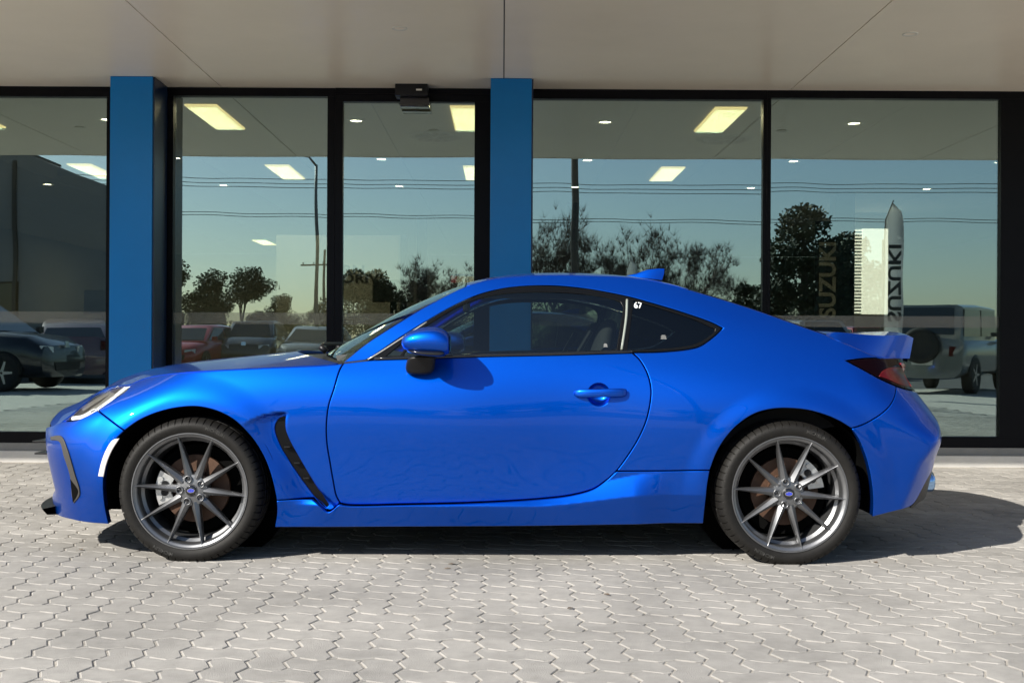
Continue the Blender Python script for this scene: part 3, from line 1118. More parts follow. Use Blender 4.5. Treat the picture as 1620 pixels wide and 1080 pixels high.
TRUNK_S = [(1306, 529), (1323, 537), (1345, 546), (1367.5, 556), (1385, 563), (1397, 566.3)]
TL_TOP = [(1397, 566.3), (1367.5, 567), (1339, 570.5)]
TL_BOT = [(1339, 570.5), (1364.5, 584), (1391, 598.6), (1418, 611)]
GAP_BR = [(1418, 611), (1416, 625), (1409, 640), (1391, 657), (1367.5, 670.5), (1346.7, 677.5)]
BUMP_TOP = [(1418, 611), (1434, 616), (1450, 619)]
BUMP_BACK = [(1450, 619), (1476, 643), (1489, 660), (1494, 685), (1495, 708)]
BUMP_LOW = [(1495, 708), (1470, 753), (1447, 795), (1440, 801), (1424, 806.5), (1380, 817.5)]
NOSE = [(101, 666), (84, 672), (70, 680), (60, 695), (60, 720), (65, 750), (72, 775), (76, 796)]
BUMP_FB = [(76, 796), (88, 812), (110, 821), (135, 826), (172, 829)]
VENT_O = [(450, 659.5), (440, 662.5), (433, 675.7), (438.5, 698), (454.6, 727), (474, 756), (493, 781.8), (507, 798)]
VENT_O2 = [(507, 798), (515, 803.5), (517.5, 800)]
VENT_O3 = [(517.5, 800), (503, 776), (487.5, 749.6), (471, 720.7), (458.5, 698), (451, 679), (450, 659.5)]

OL_BUMP_F = outline(NOSE, BUMP_FB, ARCH_F, GAP_BF[::-1], HL_BOT[3:])
OL_FEND = outline(CREST_F, DOOR_F, [(538, 795), (520, 808), (505, 796), (494, 788.5)], [(494, 788.5), (465, 789.5), (437, 791)], ARCH_F2[::-1], GAP_BF[::-1], HL_BOT[:4][::-1])
OL_VENT = outline(VENT_O, VENT_O2, VENT_O3)
OL_DOOR = outline(DOOR_F, DOOR_B, DOOR_R, BELT)
OL_QUART = outline(CREST_A, TRUNK_S, TL_TOP, TL_BOT, GAP_BR, ARCH_R[::-1], SK_REAR[::-1], DOOR_R[1:], WIN_BOT[::-1], WIN_TOP[::-1], [(578, 570), (544, 574)])
OL_SKIRT = outline([(437, 791), (465, 789.5), (494, 788.5)], [(494, 788.5), (505, 796), (520, 808), (538, 795)], DOOR_B, DOOR_R[:2], SK_REAR, ARCH_R0[::-1], [(1115.5, 830), (1000, 830), (800, 832), (600, 833), (434, 834)], ARCH_F3[::-1])
OL_BUMP_R = outline(BUMP_TOP, BUMP_BACK, BUMP_LOW, ARCH_R2[::-1], GAP_BR[::-1])
OL_TAIL = outline(TL_TOP[::-1], [(1397, 566.3), (1425, 566), (1440, 567)], [(1440, 567), (1450, 585), (1456, 604), (1452, 619)], BUMP_TOP[::-1], TL_BOT[::-1])
OL_HEAD = outline(HL_TOP, HL_BOT)
OL_WIN = outline(WIN_TOP, WIN_BOT, BELT[:5], [(592, 569), (578, 570)])
OL_GL_D = outline([(640, 560), (665, 524), (689, 507), (724, 486.5), (756, 473.7), (795, 465.5), (850, 462.5), (914, 465), (962, 471.5), (981, 478)], [(981, 478), (985, 486), (982, 510), (975, 553)], [(975, 553), (860, 557.5), (763, 560.5), (640, 565)], [(640, 565), (640, 560)])
OL_GL_V = outline([(612, 563), (634, 545), (668, 519)], [(668, 519), (632, 562)], [(632, 562), (612, 563)])
OL_GL_Q = outline([(1003, 476), (1046, 489), (1098, 506), (1131, 520.6)], [(1131, 520.6), (1128, 527), (1110, 540)], [(1110, 540), (1091, 546.5), (1046, 551.5), (993, 553.5)], [(993, 553.5), (1003, 476)])
OL_MARK = outline([(189, 693), (178, 696), (167, 712.7), (159.5, 733), (155, 753)], [(155, 753), (164, 754)], [(164, 754), (168.6, 733.5), (178, 711), (189, 694)])

RUBB = mat('window_rubber', (0.0035, 0.0035, 0.0035), rough=0.25, spec=0.25)
ABLK = mat('vent_insert_black', (0.004, 0.004, 0.0045), rough=0.35, spec=0.2)
LAMPIN = mat('lamp_housing_dark', (0.03, 0.03, 0.032), rough=0.25)
LAMPCH = mat('lamp_reflector', (0.80, 0.80, 0.78), rough=0.12, metal=0.9)
DRL = mat('lamp_white_element', (0.80, 0.80, 0.78), rough=0.3)

for side in (-1, 1):
    fb = panel('front_bumper', OL_BUMP_F, PAINT, side, flange=0.05)
    fe = panel('front_fender', OL_FEND, PAINT, side, holes=[OL_VENT], hole_flange=0.040, res=0.011, flange=0.03)
    hc = px2xz([(947.6, 624)])[0]
    HOLE = np.array([(hc[0] + .047 * math.cos(t), hc[1] + .047 * math.sin(t)) for t in np.linspace(0, 2 * math.pi, 36, endpoint=False)])
    do = panel('door', OL_DOOR, PAINT, side, holes=[HOLE], hole_flange=0.004)
    qp = panel('quarter_panel', OL_QUART, PAINT, side, flange=0.03)
    panel('side_skirt', OL_SKIRT, PAINT, side, fn=HS, res=0.008, flange=0.05)
    rb = panel('rear_bumper', OL_BUMP_R, PAINT, side, flange=0.05)
    ws = panel('window_surround', OL_WIN, RUBB, side, holes=[OL_GL_D, OL_GL_Q, OL_GL_V], fn=HW0, off=-0.001, gap=0.001, flange=0.02, hole_flange=0.012)
    panel('door_window', OL_GL_D, CARGLASS, side, parent=ws, fn=HW0, off=-0.006, gap=-0.004, res=0.04, flange=0.004, drop=0.0)
    panel('vent_window', OL_GL_V, CARGLASS, side, parent=ws, fn=HW0, off=-0.006, gap=-0.004, res=0.04, flange=0.004, drop=0.0)
    panel('quarter_window', OL_GL_Q, DARKGLASS, side, parent=ws, fn=HW0, off=-0.006, gap=-0.004, res=0.04, flange=0.004, drop=0.0)
    # side vent insert with fins
    vi = panel('side_vent', OL_VENT, ABLK, side, fn=HW0, off=-0.040, gap=-0.006, flange=0.004)
    for (px, py) in ((453, 707.5), (468.5, 733), (483.5, 757)):
        c = px2xz([(px, py)])[0]
        hwv = float(HW0(c[0], c[1]))
        MB().box(c[0] - .013, c[0] + .013, side * (hwv - .038) - .02, side * (hwv - .038) + .02, c[1] - .003, c[1] + .003, .0015).build('fin', BLACK, vi)
    # lamps
    hs = panel('headlamp', OL_HEAD, LAMPIN, side, fn=HW0, off=-0.028, gap=-0.002, flange=0.006)
    for seg, w, mm in (([(110, 662), (128, 659.5), (150, 649)], 3.2, DRL), ([(150, 649), (172, 633), (192, 617), (203, 609.5)], 2.6, DRL), ([(127, 648), (150, 633), (172, 619)], 3.5, LAMPCH), ([(140, 651), (158, 639), (178, 623)], 3.0, LAMPCH)):
        q = np.array(seg, float)
        t = np.gradient(q, axis=0)
        t /= np.linalg.norm(t, axis=1)[:, None]
        nn = np.stack((-t[:, 1], t[:, 0]), 1) * w
        o = outline((q + nn), (q + nn)[-1:].tolist() + (q - nn)[::-1].tolist())
        panel('lamp_element', o, mm, side, parent=hs, fn=HW0, off=-0.018, gap=0.0, flange=0.008, rnd=0.001)
    panel('lens', OL_HEAD, LENSGLASS, side, parent=hs, fn=HW0, off=-0.001, gap=0.002, flange=0.012)
    tl = panel('tail_lamp', OL_TAIL, DKRED, side, fn=HW0, off=-0.001, gap=0.002, flange=0.03)
    o = outline([(1390, 595), (1397, 586), (1412, 581), (1428, 582)], [(1428, 582), (1437, 594), (1442, 612)], [(1442, 612), (1425, 609), (1402, 599), (1390, 595)])
    panel('red_lens', o, REDLENS, side, parent=tl, fn=HW0, off=0.003, gap=0.0, flange=0.004)
    o = outline([(1423, 574), (1429, 590), (1441, 611)], [(1441, 611), (1445, 612), (1434, 590), (1429, 574)])
    panel('light_guide', o, mat('bright_red_guide', (0.65, 0.02, 0.03), rough=0.15, coat=1.0), side, parent=tl, fn=HW0, off=0.005, gap=0.0, flange=0.003, rnd=0.0006)
    panel('side_marker', OL_MARK, WHITELENS, side, parent=fb, fn=HW0, off=0.003, gap=0.0, flange=0.01)
    # dark trim of the front corner intake
    o = outline([(80, 690), (98, 690), (107.5, 711), (114, 732), (120, 753), (126, 772), (126.5, 783), (117, 796)], [(117, 796), (114, 785), (111, 753), (101, 721), (94.6, 699), (80, 695.5)])
    panel('intake_trim', o, GREYTRIM, side, parent=fb, fn=HW0, off=0.006, gap=0.0, flange=0.02, res=0.012)
    o = outline([(112, 757), (124, 775), (122, 784), (116, 794)], [(116, 794), (112, 757)])
    panel('intake_shade', o, DARK, side, parent=fb, fn=HW0, off=0.009, gap=0.0, flange=0.004, rnd=0.001)  # black patch laid on the bumper: shade inside the intake put in as colour
    # black diffuser edge behind the rear bumper
    o = outline([(1493, 708), (1469, 754), (1446, 796), (1440, 802)], [(1440, 802), (1444, 804), (1453, 796), (1476, 755), (1499, 712)])
    panel('diffuser_edge', o, BLACK, side, parent=rb, fn=HW0, off=-0.004, gap=0.0, flange=0.05)

# ---- dark inner shell behind the gaps
for side in (-1, 1):
    o = outline(CREST_F[::-1], HL_TOP[::-1], NOSE, BUMP_FB, ARCH_F, ARCH_F2, ARCH_F3, [(434, 834), (1115.5, 830)], ARCH_R0, ARCH_R, ARCH_R2, BUMP_LOW[::-1], BUMP_BACK[::-1], [(1450, 619), (1440, 567)], TRUNK_S[::-1], [(1306, 529), (1200, 550), (1143, 560), (1000, 563), (760, 568), (544, 577)])
    panel('inner_shell', inset_poly(o, 0.006), DARK, side, fn=HW, off=-0.046, gap=0.0, flange=0.002, res=0.03)

# ---- the top: hood, cowl, windscreen, roof, rear window (lofted from a centre line to the crest on each side)
def lerp_curve(P, n):
    P = np.asarray(P, float)
    c = catmull(P, 0.004)
    s = np.concatenate(([0], np.cumsum(np.linalg.norm(np.diff(c, axis=0), axis=1))))
    u = np.linspace(0, s[-1], n)
    return np.stack([np.interp(u, s, c[:, k]) for k in range(c.shape[1])], 1)


def top_patch(name, crest_px, centre_xz, m, n=40, nw=28, shrink=0.004, ax=2.0, az=2.2, raise_=0.0, thick=0.012, parent=car, crest_xz=None):
    cx = px2xz(crest_px) if crest_xz is None else np.asarray(crest_xz, float)
    hw = HW0(cx[:, 0], cx[:, 1])
    C = lerp_curve(np.column_stack((cx, hw)), n)
    C0 = lerp_curve(centre_xz, n)
    ws = np.linspace(-1 + shrink, 1 - shrink, nw)
    V, Fc = [], []
    for i in range(n):
        for w in ws:
            k = abs(w)
            V.append((C0[i, 0] + (C[i, 0] - C0[i, 0]) * k ** ax, w * C[i, 2], C0[i, 1] + (C[i, 1] - C0[i, 1]) * k ** az + raise_))
    for i in range(n - 1):
        for j in range(nw - 1):
            a = i * nw + j
            Fc.append((a, a + nw, a + nw + 1, a + 1))
    # edge skirt for thickness
    rim = [j for j in range(nw)] + [i * nw + nw - 1 for i in range(1, n)] + [(n - 1) * nw + j for j in range(nw - 2, -1, -1)] + [i * nw for i in range(n - 2, 0, -1)]
    b = len(V)
    V += [V[r] for r in rim] + [(V[r][0], V[r][1] * .997, V[r][2] - thick) for r in rim]
    L = len(rim)
    for i in range(L):
        j = (i + 1) % L
        Fc.append((b + i, b + j, b + L + j, b + L + i))
    me_o = mesh_obj(name, V, Fc, m, parent, True)
    return me_o


def cpx(P, hw):
    """photo pixels of a silhouette seen at half width hw -> (x, z)"""
    P = np.asarray(P, float)
    tx, ty = ray(P[:, 0], P[:, 1])
    d = YC - hw
    return np.stack((tx * d - X_FW, CAM_H - ty * d), 1)


hood_c = np.vstack(([(-0.835, .575), (-0.80, .615)], cpx([(128, 633), (160, 616), (187, 599), (213, 589), (240, 582), (273, 576), (320, 570), (400, 562), (463, 555.5)], 0.25)))
hood = top_patch('hood', [(86, 678)] + HL_TOP + CREST_F[1:-1] + [(536, 575.2)], hood_c, PAINT, n=60, nw=40, ax=2.2, az=2.6, raise_=0.001)
ws_c0 = cpx([(516, 556.5)], 0.20)[0]
top_patch('cowl', [(537, 575), (545.5, 571.8)], [hood_c[-1] + (0.004, -0.012), ws_c0 + (-0.01, -0.004)], BLACK, n=6, nw=30, raise_=-0.006)
ws_c = np.vstack(([ws_c0], cpx([(576, 519.5), (640.7, 484.5), (705, 457), (737, 446.5)], 0.25)))
top_patch('windscreen', [(546, 571), (576, 546), (624.6, 514), (679, 481.5), (735, 453.2)], ws_c, CARGLASS, n=30, nw=30, shrink=0.03, ax=2.0, az=2.0, raise_=-0.003, thick=0.004)
roof_c = np.vstack((ws_c[-1:] + (0.006, 0.002), cpx([(775, 438), (820, 432), (870, 430), (935, 431), (1000, 436.5), (1060, 448), (1090, 457)], 0.25)))
top_patch('roof', [(738, 452.2)] + CREST_A[5:11] + [(1088, 457.3)], roof_c, PAINT, n=40, nw=30, ax=2.0, az=2.4, shrink=0.002)
rw_c = np.vstack((roof_c[-1:] + (0.006, -0.001), cpx([(1160, 476.5), (1204.5, 491), (1249, 507.5), (1284.5, 520.5), (1304, 527)], 0.35)))
top_patch('rear_window', [(1090, 457.8)] + CREST_A[12:], rw_c, REARGLASS, n=30, nw=28, shrink=0.01, ax=2.0, az=2.6, thick=0.004)

# ---- boot lid with ducktail
TOPP = [(1307, 528), (1322, 525.5), (1349.7, 527.8), (1391, 530.5), (1420, 530.2), (1436, 530.6), (1445, 535)]
BOTP = [(1307, 529.5), (1323, 537), (1347, 547), (1372, 558), (1397, 566), (1420, 566.5), (1439, 567)]
bt = px2xz(BOTP)
bh = HW0(bt[:, 0], bt[:, 1])
bs = bh.copy()
bh = np.array([.70, .73, .73, .70, .64, .56, .50])
th = np.array([.69, .70, .69, .64, .57, .50, .46])
tp = np.array([cpx([p], h)[0] for p, h in zip(TOPP, th)])
bt2 = np.array([cpx([p], h)[0] for p, h in zip(BOTP, bh)])
n = 30
T = lerp_curve(np.column_stack((tp, th)), n)
B = lerp_curve(np.column_stack((bt2, bh)), n)
V, Fc = [], []
ws = np.linspace(-1, 1, 31)
sx_ = np.linspace(0, 1, n)
for i in range(n):
    for w in ws:
        k = 1 - abs(w) ** 2.2
        V.append((T[i, 0] + k * .055 * sx_[i], w * T[i, 2], T[i, 1] + k * (.012 + .012 * sx_[i])))
nw = len(ws)
for i in range(n - 1):
    for j in range(nw - 1):
        a = i * nw + j
        Fc.append((a, a + nw, a + nw + 1, a + 1))
for s in (-1, 1):
    b0 = len(V)
    for i in range(n):
        for k in range(7):
            t = k / 6
            x = T[i, 0] * (1 - t) + B[i, 0] * t
            z = T[i, 1] * (1 - t) + B[i, 1] * t
            y = T[i, 2] * (1 - t) + B[i, 2] * t 
            V.append((x, s * y, z))
    for i in range(n - 1):
        for k in range(6):
            a = b0 + i * 7 + k
            q = (a, a + 7, a + 8, a + 1)
            Fc.append(q if s > 0 else q[::-1])
S = lerp_curve(np.column_stack((bt, bs)), n)
for s in (-1, 1):
    b0 = len(V)
    for i in range(n):
        V += [(B[i, 0], s * B[i, 2], B[i, 1]), (S[i, 0], s * (S[i, 2] - .003), S[i, 1] - .002)]
    for i in range(n - 1):
        a = b0 + i * 2
        q = (a, a + 2, a + 3, a + 1)
        Fc.append(q if s > 0 else q[::-1])
b0 = len(V)
for k in range(5):
    t = k / 4
    for w in ws:
        kk = 1 - abs(w) ** 2.2
        x = T[-1, 0] * (1 - t) + B[-1, 0] * t + kk * .055
        V.append((x - .012 * t, w * (T[-1, 2] * (1 - t) + B[-1, 2] * t), T[-1, 1] * (1 - t) + (B[-1, 1] - .02) * t + kk * .024))
for k in range(4):
    for j in range(nw - 1):
        a = b0 + k * nw + j
        Fc.append((a, a + nw, a + nw + 1, a + 1))
boot = mesh_obj('boot_lid', V, Fc, PAINT, car, True)
boot.data.set_sharp_from_angle(angle=math.radians(50))

# ---- front and rear faces between the two sides
def fascia(name, front, z0, z1, m, nz=24, ny=30, off=0.0, parent=car, ymax=None, holes=None):
    zs = np.linspace(z0, z1, nz)
    V, Fc = [], []
    for z in zs:
        a, p, q = (AF, PF, QF) if front else (float(ARf(z)), PR, QR)
        xl = np.array([XN(z) + TLIM * a if front else XR(z) - TLIM * a])
        h = float(HW0(xl, np.array([z]))[0]) + .004
        s1 = endF(TLIM, p, q)
        for y in np.linspace(-min(h, ymax or 9), min(h, ymax or 9), ny):
            t = endI(min(1, abs(y) / h) * s1, p, q) * a
            V.append((XN(z) + t - off if front else XR(z) - t + off, y, z))
    for i in range(nz - 1):
        for j in range(ny - 1):
            k = i * ny + j
            f = (k, k + ny, k + ny + 1, k + 1)
            Fc.append(f if front else f[::-1])
    return mesh_obj(name, [tuple(map(float, v)) for v in V], Fc, m, parent, True)


ff = fascia('front_fascia', True, .17, .578, PAINT)
fascia('grille', True, .215, .475, BLACK, off=0.004, parent=ff, ymax=.46)
rf = fascia('rear_fascia', False, .42, .93, PAINT)
fascia('rear_valance', False, .20, .425, BLACK, off=-0.03)
fascia('tail_lamp_strip', False, .79, .88, DKRED, off=0.004, parent=rf, ymax=.5)
fascia('number_plate_recess', False, .62, .74, BLACK, off=0.004, parent=rf, ymax=.26)
# front lip
V, Fc = [], []
ys = np.linspace(-.60, .60, 41)
for y in ys:
    k = abs(y) / .86
    x = -.875 + endI(k, PF, QF) * AF
    for dx, dz in ((.012, .176), (.008, .184), (.10, .205), (.10, .160), (.03, .158)):
        V.append((x + dx, y, dz))
for i in range(40):
    for k in range(5):
        a, b = i * 5 + k, i * 5 + (k + 1) % 5
        Fc.append((a, b, b + 5, a + 5))
mesh_obj('front_lip', V, Fc, BLACK, ff, False)
# upper corner fins on the nose
for s in (-1, 1):
    for (z, x, L) in ((.475, -.845, .05), (.42, -.835, .045)):
        MB().box(x, x + L + .08, s * .36 - .1, s * .36 + .1, z - .004, z + .004, .002).build('grille_fin', BLACK, ff)
# twin exhausts
for s in (-1, 1):
    ex = MB().lathe_y([(0.0, .05), (.036, .05), (.038, -.01), (.045, -.012), (.047, .0), (.046, .16), (0.0, .16)], 28)
    mesh_obj('exhaust_tip', [(-v[1] + 3.285, v[0] + s * .56, v[2] + .325) for v in ex.V], ex.F, mat('blued_steel', (0.35, 0.55, 0.85), rough=0.15, metal=1.0), car, True)
    sl_ = MB().tube([(3.20, s * .56, .325), (2.9, s * .54, .28)], .04, 14)
    sl_.build('exhaust_pipe', STEEL, car, True)

# ---- underbody and wheel wells
ub = MB()
ub.box(.45, 2.12, -.72, .72, .16, .30)
ub.box(-.70, .46, -.50, .50, .17, .40)
ub.box(2.11, 3.2, -.50, .50, .20, .45)
ub.build('underbody', DARK, car)
for wx, r in ((0, .385), (WB, .375)):
    for s in (-1, 1):
        lm = MB()
        n = 28
        V = []
        for k in range(n + 1):
            a = math.radians(-14 + 208 * k / n)
            for yy in (.855, .80, .58, .50):
                rr = r + (0.0 if yy < .84 else -.006)
                V.append((wx + rr * math.cos(a), s * min(yy, float(HW0(wx + .36 * math.cos(a), ZW + .36 * math.sin(a))) - .02), ZW + rr * math.sin(a)))
        Fc = [(k * 4 + j, k * 4 + j + 1, k * 4 + j + 5, k * 4 + j + 4) for k in range(n) for j in range(3)]
        lm.add(V, Fc)
        V2 = [(wx + r * math.cos(a), s * .50, ZW + r * math.sin(a)) for a in np.linspace(0, 2 * math.pi, 24, endpoint=False)]
        lm.add(V2, [tuple(range(24))])
        lm.build('wheel_liner', DARK, car, True)

# ---- wheels (modelled facing -y with the rim face at y = 0)
def make_wheel():
    NB = 60
    angs = [2 * math.pi * (b_ + f_) / NB for b_ in range(NB) for f_ in (0, .03, .13, .16, .6)]
    prof = [(.232, .010), (.240, .004), (.247, .000), (.262, -.008), (.278, -.011), (.289, -.008), (.2965, -.002), (.3035, .006), (.3085, .016), (.312, .028), (.3135, .046),
            (.3135, .052), (.308, .054), (.308, .060), (.3138, .062), (.314, .10), (.308, .102), (.308, .110), (.314, .112), (.3138, .150), (.308, .152), (.308, .158), (.3135, .160), (.312, .185), (.302, .207), (.280, .220), (.250, .214), (.232, .205)]

    def md(k, i):
        ph = k % 5
        r, y = prof[i]
        if .295 < r and ((y < .050) or (y > .162)):
            return (-.007 if r > .3 else -.003) if ph in (1, 2) else 0
        if .062 <= y <= .150 and r > .31:
            return -.004 if (k // 5) % 2 == 0 and ph in (1, 2) else 0
        return 0
    ty = MB().lathe_y(prof, len(angs), md, angs)
    # rim barrel: outer lip, stepped barrel
    rim = MB().lathe_y([(.243, .012), (.2495, .004), (.2510, -.003), (.2495, -.006), (.2455, -.006), (.2435, -.001), (.2400, .002), (.2340, .004), (.2290, .010), (.2265, .024), (.2245, .050), (.2120, .060), (.2080, .085), (.2080, .17), (.214, .195), (.228, .205)], 96)
    w = rim.build('wheel', RIMM, None, True)
    w.data.set_sharp_from_angle(angle=math.radians(40))
    t = ty.build('tyre', RUBBER, w, angle=50)
    # spokes: long, ridged, tapering to a point at the rim
    for k in range(10):
        a = math.radians(31 + 36 * k)
        secs = []
        for r, hwid, top, bot, rg in ((.052, .0195, .030, .062, .014), (.075, .0175, .028, .064, .014), (.110, .0140, .0235, .062, .014), (.150, .0108, .018, .056, .012), (.190, .0080, .0125, .046, .010), (.220, .0060, .007, .034, .007), (.236, .0045, .0025, .020, .004), (.243, .0030, .001, .010, .001)):
            sec = []
            for (u, y) in ((-hwid, bot), (-hwid * .92, top + .006), (-hwid * .38, top - rg * .2), (0, top - rg * .55), (hwid * .38, top - rg * .2), (hwid * .92, top + .006), (hwid, bot)):
                sec.append((r * math.cos(a) - u * math.sin(a), y, r * math.sin(a) + u * math.cos(a)))
            secs.append(sec)
        sp = MB().loft(secs, closed=True, caps=True)
        sp.build('spoke', RIMM, w, angle=24)
    hub = MB().lathe_y([(.0, .022), (.024, .022), (.027, .026), (.040, .027), (.066, .032), (.074, .045), (.074, .075)], 40)
    hub.build('hub', RIMM, w, angle=40)
    for k in range(5):
        a = math.radians(34 + 72 * k)
        cxx, czz = .050 * math.cos(a), .050 * math.sin(a)
        ring = MB().lathe_y([(.0105, .034), (.0125, .020), (.0148, .018), (.0168, .021), (.017, .040)], 20)
        mesh_obj('lug_recess', [(v[0] + cxx, v[1], v[2] + czz) for v in ring.V], ring.F, RIMM, w, True)
        nut = MB().lathe_y([(0, .033), (.0125, .033)], 16)
        nut.lathe_y([(.0, .0235), (.0050, .0235), (.0072, .0265), (.0074, .034)], 6)
        mesh_obj('lug_nut', [(v[0] + cxx, v[1], v[2] + czz) for v in nut.V], nut.F, GLOSSBLK, w)
    cap = MB().lathe_y([(0, .0175), (.019, .0178), (.0225, .020), (.0235, .026)], 32)
    co = cap.build('centre_cap', GLOSSBLK, w, True)
    ov = MB()
    nn = 24
    P = [(.0165 * math.cos(x), .0095 * math.sin(x)) for x in np.linspace(0, 2 * math.pi, nn, endpoint=False)]
    ov.add([(x, .0160, z) for x, z in P] + [(x, .0175, z) for x, z in P] + [(x * .87, .0160, z * .80) for x, z in P], [(i, (i + 1) % nn, 2 * nn + (i + 1) % nn, 2 * nn + i) for i in range(nn)] + [(i, (i + 1) % nn, nn + (i + 1) % nn, nn + i) for i in range(nn)])
    for (sx0, sz0, sr) in ((-.008, .003, .0032), (-.001, .0035, .0016), (.004, .003, .0016), (.008, .001, .0016), (.003, -.0025, .0016), (-.003, -.004, .0016)):
        st = [(sx0 + sr * (1 if q % 2 == 0 else .35) * math.cos(q * math.pi / 4), sz0 + sr * (1 if q % 2 == 0 else .35) * math.sin(q * math.pi / 4)) for q in range(8)]
        ov.add([(x, .0158, z) for x, z in st], [tuple(range(8))])
    ov.build('emblem_outline', CHROME, w)
    mesh_obj('emblem_field', [(x * .95, .0166, z * .95) for x, z in P], [tuple(range(nn))], mat('emblem_blue', (0.01, 0.03, 0.42), rough=0.2, coat=1.0), w)
    # brake behind the spokes
    br = MB().lathe_y([(.06, .090), (.075, .085), (.078, .100), (.147, .100), (.147, .125), (.07, .125)], 56)
    br.build('brake_disc', RUST, w, angle=40)
    bp = MB().lathe_y([(0, .130), (.19, .130), (.195, .15), (.0, .15)], 36)
    bp.build('dust_shield', DARK, w)
    # valve
    return w


wheel0 = make_wheel()


def caliper(w, front):
    ang = 178 if front else 35
    c = MB()
    a0, a1 = math.radians(ang - 27), math.radians(ang + 27)
    for rr0, rr1, y0, y1, sc in ((.098, .166, .066, .088, 1.0), (.10, .158, .060, .067, .62), (.150, .168, .086, .14, .9)):
        n_ = 10
        V = []
        for k in range(n_ + 1):
            a = math.radians(ang) + (a1 - a0) * .5 * sc * (2 * k / n_ - 1)
            for r, y in ((rr0, y0), (rr1, y0), (rr1, y1), (rr0, y1)):
                V.append((r * math.cos(a), y, r * math.sin(a)))
        c.loft([V[i * 4:i * 4 + 4] for i in range(n_ + 1)])
    for da in (-15, 15):
        a = math.radians(ang + da)
        c.tube([(.15 * math.cos(a), .055, .15 * math.sin(a)), (.15 * math.cos(a), .09, .15 * math.sin(a))], .012, 10)
    o = c.build('brake_caliper', STEEL, w, angle=35)
    bc = MB()
    for da in (-8, 8):
        a = math.radians(ang + da)
        bc.tube([(.125 * math.cos(a), .054, .125 * math.sin(a)), (.125 * math.cos(a), .062, .125 * math.sin(a))], .016, 12)
    bc.build('caliper_piston', BLACK, w)


def arc_text(s, r, a0, size, w, m):
    V, Fc = text_mesh(s, size, .0008, .0004)
    P = []
    for v in V:
        a = a0 - v.x / r
        rr = r + v.y
        P.append((rr * math.cos(a), -.0118 + (abs(rr - .280) * .16) - v.z * .8, rr * math.sin(a)))
    mesh_obj('sidewall_lettering', P, Fc, m, w)


LETR = mat('raised_rubber_lettering', (0.022, 0.021, 0.019), rough=0.6)
wheels = []
for i, (wx, s) in enumerate(((0, -1), (WB, -1), (0, 1), (WB, 1))):
    w = wheel0 if i == 0 else copy_tree(wheel0)
    w.parent = car
    w.location = (wx, s * .862, ZW)
    if s > 0:
        w.rotation_euler = (0, 0, math.pi)
    wheels.append(w)
for i, w in enumerate(wheels):
    caliper(w, i % 2 == 0)
    arc_text('MICHELIN', .272, math.radians(76), .020, w, LETR)
    arc_text('MICHELIN', .272, math.radians(256), .020, w, LETR)
# the tyres flatten a little where they carry the car
tyre_me = wheels[0].children[0].data if wheels[0].children[0].name.startswith('tyre') else None
for v in (tyre_me.vertices if tyre_me else []):
    if v.co.z < -ZW + .001:
        v.co.y += (-1 if v.co.y < .1 else 1) * .25 * (-ZW - v.co.z)
        v.co.z = -ZW + .001

# ---- mirrors, handles, belt moulding, fin, wipers
def blob(name, secs, m, parent, sub=2):
    o = MB().loft(secs).build(name, m, parent, True)
    md_ = o.modifiers.new('sub', 'SUBSURF')
    md_.levels = sub
    md_.render_levels = sub
    return o


def ring_pts(cx_, cy, cz, a, b, n_=10, p=2.4, axis='x', tilt=0.0):
    out = []
    for k in range(n_):
        t = 2 * math.pi * k / n_
        u = math.copysign(abs(math.cos(t)) ** (2 / p), math.cos(t)) * a
        v = math.copysign(abs(math.sin(t)) ** (2 / p), math.sin(t)) * b
        if axis == 'x':
            out.append((cx_ + tilt * v, cy + u, cz + v))
        elif axis == 'z':
            out.append((cx_ + u, cy + v, cz))
        else:
            out.append((cx_ + u, cy, cz + v))
    return out


